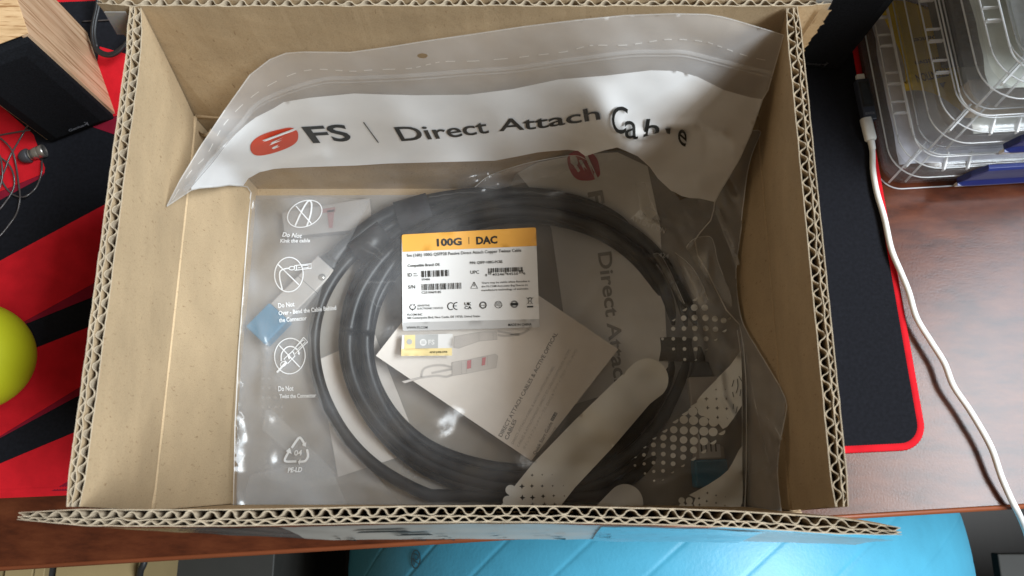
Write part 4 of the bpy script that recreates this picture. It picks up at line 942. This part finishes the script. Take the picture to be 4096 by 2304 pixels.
# the coiled cable
cab_o = thing('network_cable', 'black network cable coiled in the top bag, with blue caps on both plugs', 'cable')
BASE = [(1420, 1330), (1432, 1480), (1490, 1620), (1585, 1745), (1715, 1845), (1900, 1915), (2100, 1940), (2320, 1905), (2500, 1815), (2640, 1665), (2722, 1480), (2728, 1300), (2672, 1120), (2550, 975), (2370, 870), (2150, 820), (1940, 830), (1740, 890), (1570, 1000), (1460, 1160)]
base = smooth_line(BASE, 8, True); tg = np.roll(base, -1, 0) - np.roll(base, 1, 0); tg /= np.linalg.norm(tg, axis=1)[:, None]; nb = np.stack([tg[:, 1], -tg[:, 0]], 1)
cen = base.mean(0); sgn = np.sign(((base - cen) * nb).sum(1)); nb *= sgn[:, None]
def strand(off, z, wob, seed):
    pts = []
    for i, (p, n_) in enumerate(zip(base, nb)):
        a = 2 * PI * i / len(base); o_ = off + wob * math.sin(a * 2 + seed) + wob * .6 * math.sin(a * 3 + seed * 2)
        pts.append(P(*(p + n_ * o_), z + .0025 * math.sin(a * 2 + seed * 3) + (.016 * math.exp(-((p[1] - 800) / 90) ** 2))))
    pts.append(pts[0]); return pts
RS = .0054
for k, (off, z, wob) in enumerate(((-56, .0195, 6), (-8, .0195, 5), (40, .0195, 6), (-34, .0285, 8), (14, .0290, 9))):
    mb = MB(); mb.tube(strand(off, z, wob, k * 1.7), RS, 12); mb.build('strand', M['cable_black'], cab_o, True)
S1 = [(1745, 830), (1600, 880), (1470, 970), (1360, 1080), (1290, 1200), (1258, 1330), (1262, 1460), (1302, 1600), (1385, 1745), (1500, 1862), (1650, 1952), (1800, 2008), (1950, 2040), (2150, 2045), (2330, 2010), (2500, 1930), (2650, 1800), (2760, 1620), (2795, 1420)]
mb = MB(); mb.tube([Vector((q.x, max(q.y, -.0135), q.z)) for q in (P(*p, .0225) for p in smooth_line(S1, 8))], RS, 12); mb.build('strand', M['cable_black'], cab_o, True)
S2 = [(1330, 1040), (1375, 990), (1450, 925), (1530, 870), (1640, 825), (1800, 790), (2000, 775), (2200, 790), (2400, 850)]
mb = MB(); mb.tube([P(*p, .028) for p in smooth_line(S2, 8)], RS * 1.25, 12); mb.build('strand', M['cable_black'], cab_o, True)
S3 = [(2700, 1130), (2770, 1260), (2798, 1380), (2802, 1500)]
mb = MB(); mb.tube([P(*p, .034) for p in smooth_line(S3, 8)], RS, 12); mb.build('strand', M['cable_black'], cab_o, True)
def cuff(name, a, b, hw, hh, z, mat):
    A, B = P(*a, z), P(*b, z); t = (B - A).normalized(); s = Vector((-t.y, t.x, 0)); mb = MB()
    mb.loft([[p + s * (math.cos(x) * hw * k) + Vector((0, 0, math.sin(x) * hh * k)) for x in np.linspace(0, 2 * PI, 24, False)] for p, k in ((A, .97), (A, 1), (B, 1), (B, .97))], False, False)
    return mb.build(name, mat, cab_o, True)
cuff('braided_sleeve', (1590, 870), (1720, 832), .0150, .0125, .024, M['braid'])
cuff('velcro_tie', (2718, 1362), (2716, 1455), .0215, .0140, .025, M['velcro'])
cuff('velcro_tie', (1420, 1020), (1540, 930), .0130, .0130, .026, M['cable_black'])
def plug(a, b, c2, wd, th, z, boot_to, label_on):
    A, B, C2 = P(*a, z), P(*b, z), P(*c2, z); t = (B - A).normalized(); s = Vector((-t.y, t.x, 0)); up = Vector((0, 0, 1))
    mb = MB(); mb.box(A - s * wd / 2 - up * th / 2, t * (B - A).length, s * wd, up * th); sh = mb.build('plug_shell', M['shell'], cab_o, bevel=.0012)
    mb = MB(); m_ = A.lerp(B, .42); mb.box(m_ - s * wd * .502 - up * th * .503, t * .0005, s * wd * 1.004, up * th * 1.006); mb.build('shell_joint', M['dark_metal'], sh)
    mb = MB(); mb.box(B - s * wd * .56 - up * th * .62, t * (C2 - B).length, s * wd * 1.12, up * th * 1.24); mb.build('dust_cap', M['cap_blue'], cab_o, bevel=.0018)
    D = P(*boot_to, z + .003); mb = MB(); lo = []
    for q in np.linspace(0, 1, 9):
        p = A.lerp(D, q); k = 1 - q ** .7; w_ = (wd * .46) * k + .0068 * (1 - k); h_ = th * .5 * k + .0068 * (1 - k)
        lo.append([p + s * (math.copysign(abs(math.cos(x)) ** (.4 + .6 * (1 - k)), math.cos(x)) * w_) + up * (math.copysign(abs(math.sin(x)) ** (.4 + .6 * (1 - k)), math.sin(x)) * h_) for x in np.linspace(0, 2 * PI, 20, False)])
    mb.loft(lo); mb.build('boot', M['rubber'], cab_o, True)
    mb = MB(); m_ = A.lerp(B, .2) + s * wd * .28 + up * th * .5; mb.loft([[m_ + Vector((math.cos(x) * .0032, math.sin(x) * .0032, zz)) for x in np.linspace(0, 2 * PI, 14, False)] for zz in (0, .0005)]); mb.build('rivet', M['alu'], sh, True)
    if label_on:
        mb = MB(); mb.box(A.lerp(B, .62) - s * wd * .36 + up * (th / 2 + .0002), t * (B - A).length * .36, s * wd * .72, up * .0004); lb = mb.build('plug_label', M['label_white'], sh)
        mb = MB()
        for i in range(4): mb.box(A.lerp(B, .65) + s * wd * (-.30 + .16 * i) + up * (th / 2 + .0008), t * (B - A).length * .26, s * wd * .05, up * .0002)
        mb.build('lettering', M['ink_black'], lb)
plug((1312, 1060), (1124, 1252), (1022, 1340), .0225, .0125, .0205, (1352, 1015), False)
plug((2806, 1510), (2834, 1838), (2846, 1950), .0250, .0125, .038, (2803, 1450), True)
M['mark_hazed'] = simple('hazed_red_mark', (.30, .15, .14), .6, .3, .05, 40)  # red dulled, with the film's haze painted into it
p2 = thing('cable_plug', 'pale cable plug with red mark, greyed to look hazy under the film by the first icon', 'plug')
slab('plug_shell', [(1128, 850), (1478, 792), (1490, 912), (1140, 948)], .0215, .008, M['shell_hazed'], p2); slab('red_mark', [(1308, 842), (1338, 838), (1330, 912), (1316, 912)], .0220, .0004, M['mark_hazed'], p2); slab('red_mark', [(1285, 836), (1340, 828), (1342, 846), (1287, 852)], .0220, .0004, M['mark_hazed'], p2)

# ================================================================== ON THE DESK, LEFT
def speaker(label, A, fdir, fw, dp, ht, loc_only=False):
    """A front right foot; fdir unit vector from the right to the left front foot; dp depth; ht height"""
    sp = thing('loudspeaker', label, 'loudspeaker', group='pair of desk loudspeakers')
    A = Vector(A); f = Vector(fdir).normalized(); b = Vector((f.y, -f.x, 0)); up = Vector((0, 0, 1)); th = .006
    if b.y < 0: b = -b
    mb = MB(); mb.box(A, f * th, b * dp, up * (ht - .0014)); mb.build('side_panel', M['oak'], sp)
    mb = MB(); mb.box(A + f * (fw - th), f * th, b * dp, up * (ht - .0014)); mb.build('side_panel', M['oak'], sp)
    mb = MB(); mb.box(A + up * (ht - .0012), f * fw, b * dp, up * .0012); mb.build('top_panel', M['oak_top'], sp, bevel=.0004)
    mb = MB(); mb.box(A + f * th + up * .001 + b * .012, f * (fw - 2 * th), b * (dp - .014), up * (ht - .004)); mb.build('core', M['rubber'], sp)
    # padded cloth front, proud of the cabinet, with chamfered rim
    o_ = A - b * .0; lo = []
    for ins, out in ((.0025, -.008), (.0025, .0035), (.0035, .0050), (.0125, .0085)):
        lo.append([o_ + f * x + up * z - b * out for x, z in ((ins, ins), (fw - ins, ins), (fw - ins, ht - ins - .001), (ins, ht - ins - .001))])
    mb = MB(); mb.loft(lo); mb.build('grille', M['grille'], sp)
    return sp, A, f, b, fw, ht
A_, B_, C_ = P(468, 460), P(196, 565), P(365, 132)
fd = (B_ - A_); spk = speaker('oak sided loudspeaker with a black cloth front, left of the box', A_, fd, fd.length, (C_ - A_).length, .145)
def badge(spk, cx, cz, size, mat, seed=0):
    sp, A, f, b, fw, ht = spk
    v, fs = glyphs('Genius', .02, .25)
    mb = MB(); x0, x1 = v[:, 0].min(), v[:, 0].max()
    def pt(x, z, o): return A + f * (fw * cx - x) + Vector((0, 0, cz + z)) - b * (.0086 + o)
    L = size; 
    n = len(v); vs = [pt((q[0] - x0) / (x1 - x0) * L, q[1] * L / (x1 - x0), .0012) for q in v]
    mb.add(vs, fs)
    mk = [(1.02, .12), (1.35, .34), (1.26, .02), (1.20, -.10), (1.18, .12), (1.05, .06)]
    mb.add([pt(a * L, c * L, .0014) for a, c in mk], [(0, 1, 2, 3, 4, 5)])
    mb.add([pt((1.19 + .05 * math.cos(t)) * L, (.36 + .05 * math.sin(t)) * L, .0014) for t in np.linspace(0, 2 * PI, 10, False)], [tuple(range(10))])
    mb.build('badge', mat, sp)
badge(spk, .60, .0165, .0150, M['badge'])
D_ = P(3363, 265); fd2 = P(3185, 258) - D_
# the right speaker turns its front to the left
spk2 = speaker('oak edged loudspeaker with a black cloth front, right behind the box', D_, fd2, .0706, .0995, .145)
badge(spk2, .64, .0165, .0180, M['badge_dim'])

# earphones
ear = thing('earphones', 'silver in-ear earphone with black silicone tip and tangled smoky wires, on the red mat print', 'earphones')
a, b = P(118, 621, .0085), P(178, 602, .0085); t = (b - a).normalized()
def lathe(name, A, t, prof, mat, parent, n=20):
    t = Vector(t).normalized(); u = t.orthogonal().normalized(); v = t.cross(u); mb = MB()
    mb.loft([[A + t * x + (u * math.cos(q) + v * math.sin(q)) * r for q in np.linspace(0, 2 * PI, n, False)] for x, r in prof]); return mb.build(name, mat, parent, True)
lathe('silver_body', a, t, [(0, .0035), (.0004, .0052), (.0012, .0056), (.0018, .0046), (.0019, .0052), (.009, .0060), (.0095, .0057), (.0098, .0062), (.0142, .0064), (.0150, .0058), (.0150, .0045), (.0146, .0044), (.0144, 0.0005)], M['alu'], ear)
lathe('ear_tip', a - t * .0098, t, [(0, .0012), (.0006, .0035), (.002, .0052), (.005, .0066), (.0085, .0072), (.0096, .0070), (.0098, .005)], M['rubber_grey'], ear)
c_, d_ = P(164, 612, .0055), P(168, 642, .003); lathe('strain_relief', c_, d_ - c_, [(0, .0028), (.003, .0026), (.0035, .0021), (.007, .0018), (.0075, .0010)], M['rubber'], ear, 12)
mb = MB()
WIRES = [[(168, 642), (166, 690), (150, 740), (128, 768), (95, 788), (55, 780), (20, 745), (-8, 690), (-30, 640)], [(122, 520), (60, 530), (0, 541), (-40, 552)], [(112, 500), (95, 530), (60, 590), (38, 630), (15, 690), (-10, 725), (-40, 750)], [(-30, 620), (0, 629), (38, 662), (57, 712), (52, 760), (20, 811), (-10, 845), (-40, 860)], [(-30, 545), (0, 552), (47, 600), (64, 660), (74, 730), (80, 790), (68, 850), (40, 895), (0, 943), (-40, 975)], [(-30, 600), (0, 625), (10, 700), (-5, 760), (-30, 800)]]
for i, l in enumerate(WIRES):
    p = smooth_line(l, 8); mb.tube([P(x, y, .0062 + .0018 * math.sin(k * .25 + i) + .0012 * i * .3) for k, (x, y) in enumerate(p)], .00085, 7)
mb.build('wire', M['wire'], ear, True)

# speaker cable
mb = MB()
for off in (0, 1):
    l = [(392, -60), (388, 20), (373, 93), (370, 145), (381, 193), (406, 217), (441, 223), (476, 206), (507, 168), (545, 110)]
    p = smooth_line(l, 8); mb.tube([P(x + off * (9 if y < 190 else 2), y - off * (2 if y < 190 else 8), .030 - .010 * math.sin(k / len(p) * PI)) for k, (x, y) in enumerate(p)], .0019, 8)
tag(mb.build('speaker_cable', M['rubber'], None, True), 'black twin cable looping between the oak loudspeaker and the box', 'cable')
mb = MB(); mb.tube(smooth_line([P(x, y, .0055) for x, y in ((330, 86), (400, 82), (470, 78), (560, 76))], 6), .0008, 6); tag(mb.build('thin_cord', M['wire'], None, True), 'thin dark cord lying straight across the black mat behind the box corner', 'cord')

# ball
r_ = .0468; c_ = P(-109, 1427, r_ + .004); bm = bmesh.new(); bmesh.ops.create_uvsphere(bm, u_segments=64, v_segments=40, radius=r_)
me = bpy.data.meshes.new('ball'); bm.to_mesh(me); bm.free(); o = link('ball', me, M['yellow_ball'], None, True); o.location = c_
tag(o, 'smooth yellow green ball on the red mat stripes at the left edge', 'ball')

# ================================================================== ON THE DESK, RIGHT: organiser cases
CX = P(3512, 750); CE1 = dx.copy(); CE2 = dy.copy()
CE2 = Vector((-math.sin(.062), math.cos(.062), 0)); CE1 = Vector((CE2.y, -CE2.x, 0))
OFF = [0.0, 0.0]
def CP(a, b, z): return CX + CE1 * (a + OFF[0]) + CE2 * (b + OFF[1]) + Vector((0, 0, z))
CW, CD = .34, .27
def rloop(ins, z, r, n=8): return [CP(ins + a, ins + b, z) for a, b in rr(CW - 2 * ins, CD - 2 * ins, r, n)]
def case(z, label, oa=0.0, ob=0.0):
    OFF[:] = [oa, ob]
    cs = thing('organiser_case', label, 'case', group='stacked clear organiser cases')
    mb = MB(); mb.loft([rloop(.0045, z + .001, .020), rloop(.0030, z + .004, .022), rloop(.0008, z + .038, .028), rloop(.0020, z + .038, .026), rloop(.0048, z + .005, .020), rloop(.03, z + .0045, .02)], True, True); mb.build('tray', M['case_tray'], cs, True)
    mb = MB(); mb.loft([rloop(-.0010, z + .028, .032), rloop(-.0015, z + .042, .034), rloop(0, z + .0460, .035), rloop(.0025, z + .0470, .034), rloop(.0075, z + .0470, .030), rloop(.0085, z + .0525, .030), rloop(.0110, z + .0535, .028), rloop(.0140, z + .0525, .026), rloop(.0205, z + .0475, .023), rloop(.050, z + .0465, .02)], False, True); mb.build('lid', M['case'], cs, True)
    for q in (rloop(-.0010, z + .028, .032), rloop(.0003, z + .0464, .035), rloop(.0100, z + .0534, .028), rloop(.0205, z + .0476, .023), rloop(-.0012, z + .0012, .022)):
        mb = MB(); mb.tube(q + [q[0]], .0007, 6); mb.build('rim', M['case_edge'], cs, True)
    for b in (.055, .085, .125, .155, .195, .225):
        mb = MB(); mb.box(CP(-.0010, b, z + .0475), CE1 * .0125, CE2 * .0012, (0, 0, .0045)); mb.box(CP(-.0010, b + .012, z + .0475), CE1 * .0125, CE2 * .0008, (0, 0, .0035)); mb.build('rib', M['case_edge'], cs)
    for a, b, e, f in ((.006, .006, .014, .014), (.040, .001, .0005, .012), (.062, .001, .0005, .012)):
        mb = MB(); p, q = CP(a - .004, b - .003, z + .0482), CP(a + e, b + f, z + .0530); tt = (q - p); sd = Vector((-tt.y, tt.x, 0)).normalized() * .0007
        mb.add([p - sd, q - sd, q + sd, p + sd, p - sd - Vector((0, 0, .004)), q - sd - Vector((0, 0, .006)), q + sd - Vector((0, 0, .006)), p + sd - Vector((0, 0, .004))], [(0, 1, 2, 3), (0, 4, 5, 1), (2, 6, 7, 3), (0, 3, 7, 4), (1, 5, 6, 2)]); mb.build('rib', M['case_edge'], cs)
    # diagonal stiffening ribs at the tray corner
    for k in (0, .016):
        mb = MB(); p, q = CP(.006 + k, .004, z + .006), CP(.030 + k, .030, z + .040); mb.tube([p, q], .0011, 6); mb.build('rib', M['case_edge'], cs, True)
    # front latch, thick bar with a thumb lip
    x0 = .066; prof = [(q - .0008, h) for q, h in [(-.0015, .055), (-.0050, .055), (-.0068, .053), (-.0072, .046), (-.0062, .044), (-.0064, .030), (-.0090, .0235), (-.0090, .0215), (-.0050, .0230), (-.0015, .028)]]
    lo = []
    for a, k in ((x0 - .006, 0), (x0 - .002, .55), (x0 + .006, 1), (CW - .10, 1), (CW - .094, .5)):
        lo.append([CP(a, b_, z + .0245 + (zz - .0245) * (k if k > .1 else .12)) for b_, zz in prof])
    mb = MB(); mb.loft(lo); lt_ = mb.build('latch', M['latch'], cs, bevel=.0006)
    v, fs = glyphs('TOOL', .0, 0); mb = MB()
    mb = MB(); mb.box(CP(x0 + .004, -.0032, z + .003), CE1 * .15, CE2 * .003, (0, 0, .009)); mb.build('white_strip', M['white_plastic'], cs, bevel=.0004)
    mb = MB(); mb.box(CP(x0 + .012, -.0036, z + .0060), CE1 * .05, CE2 * .0003, (0, 0, .003)); mb.box(CP(x0 + .072, -.0036, z + .0060), CE1 * .03, CE2 * .0003, (0, 0, .003)); mb.build('strip_print', M['ink_grey'], cs)
    OFF[:] = [0.0, 0.0]
    return cs
case(0, 'lowest clear organiser case, standing on the desk with a navy latch', .002, -.002); case(.0615, 'second clear organiser case, holding dark ribbed parts, in the stack by the loudspeaker', .009, .004)
case(.123, 'third clear organiser case up, its corner above the dark parts', .017, .013); case(.1845, 'top clear organiser case in the upper right corner', .021, .017)
# things inside the cases
yb = thing('warning_bag', 'yellow warning bag with black lettering, inside the lowest clear case', 'bag')
pts = []; fs = []
for j in range(13):
    for i in range(7):
        u, v = i / 6, j / 12
        pts.append(CP(.0190 + u * .055 + .004 * math.sin(v * 5), .068 + v * .110 - .012 * u + .012 * (1 - u) * (v < .1) + .006 * math.sin(u * 4), .0445 + .004 * math.sin(v * 4 + u * 3) - .004))
for j in range(12):
    for i in range(6): q = j * 7 + i; fs.append((q, q + 1, q + 8, q + 7))
obj('yellow_film', pts, fs, M['yellow_bag'], yb, True)
mb = MB()
def ytext(s, a0, b0, a1, b1, cap):
    v, f = glyphs(s, .02); x0, x1 = v[:, 0].min(), v[:, 0].max(); p, q = Vector((a0, b0)), Vector((a1, b1)); d = (q - p); n_ = Vector((-d.y, d.x)).normalized() * cap
    mb.add([CP(*(p + d * ((c[0] - x0) / (x1 - x0)) + n_ * (c[1] / CAP)), .0450) for c in v], f)
ytext('ATTENTION', .066, .100, .031, .094, .008); ytext('Sensitive', .064, .112, .033, .108, .005); ytext('Devices', .060, .135, .035, .132, .005); ytext('Observe precautions', .058, .165, .032, .178, .003)
mb.add([CP(.046, .084, .043), CP(.060, .086, .043), CP(.054, .076, .043)], [(0, 1, 2)])
mb.build('lettering', M['ink_black'], yb)
dp = thing('dark_part', 'dark ribbed part inside the second clear organiser case', 'part')
mb = MB(); mb.box(CP(.040, .085, .070), CE1 * .10, CE2 * .15, (0, 0, .030)); mb.build('body', M['dark_parts'], dp, bevel=.002)
for k in range(22):
    mb = MB(); mb.box(CP(.044, .088 + k * .0062, .100), CE1 * .055, CE2 * .0028, (0, 0, .0035)); mb.build('rib', M['navy_grey'], dp)
bp = thing('beige_part', 'beige block inside the second clear organiser case near its front', 'part')
mb = MB(); mb.box(CP(.050, .034, .070), CE1 * .16, CE2 * .030, (0, 0, .020)); mb.build('block', M['beige_parts'], bp, bevel=.003)
mb = MB(); mb.box(CP(.10, .036, .090), CE1 * .05, CE2 * .012, (0, 0, .003)); mb.build('lip', M['alu'], bp, bevel=.001)

for z0, oa, ob, mt, lb_, lo_ in ((0, 0, 0, 'lilac_stuff', 'pale lilac grey packing filling the lowest clear organiser case', .016), (.0615, .009, .004, 'grey_stuff', 'pale grey packing in the second clear organiser case under the dark parts', .008), (.123, .017, .013, 'green_stuff', 'pale greenish packing inside the third clear organiser case', .014), (.1845, .021, .017, 'green_stuff', 'pale greenish packing inside the top clear organiser case', .014)):
    OFF[:] = [oa, ob]
    mb = MB(); n_ = 16; vs = []; a0_ = .048 if z0 == .0615 else .016
    for j in range(n_ + 1):
        for i in range(n_ + 1): vs.append(CP(a0_ + (CW - .032 - a0_) * i / n_, .016 + (CD - .032) * j / n_, z0 + lo_ + .004 * noise.noise(Vector((i * .6, j * .6, z0 * 50)))))
    mb.add(vs, [(j * (n_ + 1) + i, j * (n_ + 1) + i + 1, (j + 1) * (n_ + 1) + i + 1, (j + 1) * (n_ + 1) + i) for j in range(n_) for i in range(n_)])
    tag(mb.build('packing_sheet', M[mt], None, True), lb_, 'packing')
OFF[:] = [0.0, 0.0]

# USB tester and white cable
ts = thing('usb_tester', 'small slate USB meter with a dark screen, at the end of the white cable', 'meter')
a, b = P(3452, 312, .017), P(3486, 476, .014); t = (b - a).normalized(); s_ = Vector((-t.y, t.x, 0)) * -1
def TS(x, y, z): return a + t * x + s_ * y + Vector((0, 0, z - .0105))
Lt = (b - a).length; wt = .0128
mb = MB(); mb.box(TS(0, -wt / 2, .0012), t * Lt, s_ * wt, (0, 0, .0085)); body = mb.build('housing', M['navy_grey'], ts, bevel=.0010)
mb = MB(); mb.box(TS(Lt * .07, -wt * .40, .0097), t * Lt * .62, s_ * wt * .80, (0, 0, .0004)); mb.build('screen_frame', M['rubber'], ts, bevel=.0003)
mb = MB(); mb.box(TS(Lt * .12, -wt * .30, .0101), t * Lt * .52, s_ * wt * .60, (0, 0, .0003)); mb.build('screen', M['screen'], ts)
v, f = glyphs('KOWSI', .01); mb = MB(); x0, x1 = v[:, 0].min(), v[:, 0].max()
mb.add([TS(Lt * .88 - c[1] * .0035, wt * (-.34 + .68 * (c[0] - x0) / (x1 - x0)), .0099) for c in v], f); mb.build('lettering', M['badge'], ts)
mb = MB(); mb.box(TS(-.0062, -.0038, .003), t * .0066, s_ * .0076, (0, 0, .0048)); mb.build('plug', M['white_plastic'], ts, bevel=.0008)
cb = thing('charging_cable', 'white charging cable running from the slate meter down over the desk edge', 'cable')
lo = []
A, B = P(3462, 474, .010), P(3484, 562, .008); tt = (B - A).normalized(); sd = Vector((-tt.y, tt.x, 0))
for q, w_, h_ in ((0, .0050, .0036), (.01, .0054, .0040), (.93, .0054, .0040), (1, .0046, .0032)):
    p = A.lerp(B, q); lo.append([p + sd * (math.copysign(abs(math.cos(x)) ** .6, math.cos(x)) * w_) + Vector((0, 0, math.copysign(abs(math.sin(x)) ** .6, math.sin(x)) * h_)) for x in np.linspace(0, 2 * PI, 20, False)])
mb = MB(); mb.loft(lo); mb.build('plug', M['white_plastic'], cb, True)
lathe('strain_relief', B, P(3492, 605, .0072) - B, [(0, .0036), (.001, .0034), (.009, .0030), (.0095, .0026)], M['white_plastic'], cb, 14)
CB = [(3484, 560, .008), (3490, 610, .0072), (3492, 680, .0070), (3507, 768, .0074), (3538, 874, .0080), (3565, 996, .0082), (3602, 1086, .0085), (3634, 1165, .0095), (3666, 1271, .0110), (3724, 1367, .0120), (3777, 1452, .0125), (3814, 1545, .0128), (3883, 1647, .0130), (3962, 1785, .0125), (4005, 1907, .0110), (4046, 2000, .0085), (4062, 2030, .0060), (4078, 2062, -.008), (4094, 2100, -.03), (4110, 2150, -.07), (4120, 2230, -.14)]
mb = MB(); mb.tube([P(x, y, z) for x, y, z in smooth_line(CB, 8)], .0027, 12); mb.build('cord', M['cord_white'], cb, True)

# ================================================================== BELOW THE DESK
GR = .45; dirv = Vector((.1582, -.1002, -.9823)).normalized()
GC = Vector((0, 0, CAM_H)) + dirv * (GR / math.sin(math.radians(20.433)))
ax = (P(3520, 3380, GC.z) - GC); ax = (ax - dirv * ax.dot(dirv)).normalized() - dirv * .10; ax.normalize()
u_ = ax.orthogonal().normalized(); v_ = ax.cross(u_); lo = []; N_ = 1100
for i in range(N_ + 1):
    th = PI * (.004 + .992 * i / N_); arc = th * GR
    groove = .0006 * math.exp(-(((arc % .062) - .031) / .0022) ** 2) if .1 < th < PI - .1 else 0
    rr_ = GR - groove
    lo.append([GC + ax * (math.cos(th) * rr_) + (u_ * math.cos(q) + v_ * math.sin(q)) * (math.sin(th) * rr_) for q in np.linspace(0, 2 * PI, 110, False)])
mb = MB(); mb.loft(lo); gy = mb.build('gym_ball', M['gym_blue'], None, True)
tag(gy, 'large ribbed blue exercise ball under the front edge of the desk', 'exercise ball')
def on_ball(x, y, lift=.0012):
    o_ = Vector((0, 0, CAM_H)); d = (P(x, y, -1) - o_).normalized(); m_ = o_ - GC; bb = m_.dot(d); cc = m_.dot(m_) - (GR + lift) ** 2
    return o_ + d * (-bb - math.sqrt(max(0, bb * bb - cc)))
def ball_stroke(mb, pts, wd, closed=False):
    l = smooth_line(pts, 5, closed)
    if closed: l = np.vstack([l, l[:1]])
    tt = np.gradient(l, axis=0); tt /= np.linalg.norm(tt, axis=1)[:, None]; nn = np.stack([-tt[:, 1], tt[:, 0]], 1) * wd / 2; n_ = len(l)
    mb.add([on_ball(*p) for p in l + nn] + [on_ball(*p) for p in l - nn], [(i, i + 1, n_ + i + 1, n_ + i) for i in range(n_ - 1)])
mb = MB(); ball_stroke(mb, [tuple(p) for p in disc(1663, 2237, 17, 36, .03, 22)], 5, True)
ball_stroke(mb, [(1657, 2262), (1655, 2236), (1657, 2212)], 4); ball_stroke(mb, [(1657, 2214), (1672, 2222), (1670, 2236), (1657, 2240)], 4); ball_stroke(mb, [(1648, 2232), (1662, 2246), (1676, 2256)], 4)
mb.build('printed_mark', M['gym_ink'], gy)
mb = MB(); p = P(3990, 2215, -.62); mb.box(p, (.5, 0, 0), (0, -.5, 0), (0, 0, -.02)); tag(mb.build('grey_mat', M['grey_board'], None, bevel=.002), 'dim grey green panel on the floor right of the blue exercise ball', 'panel')
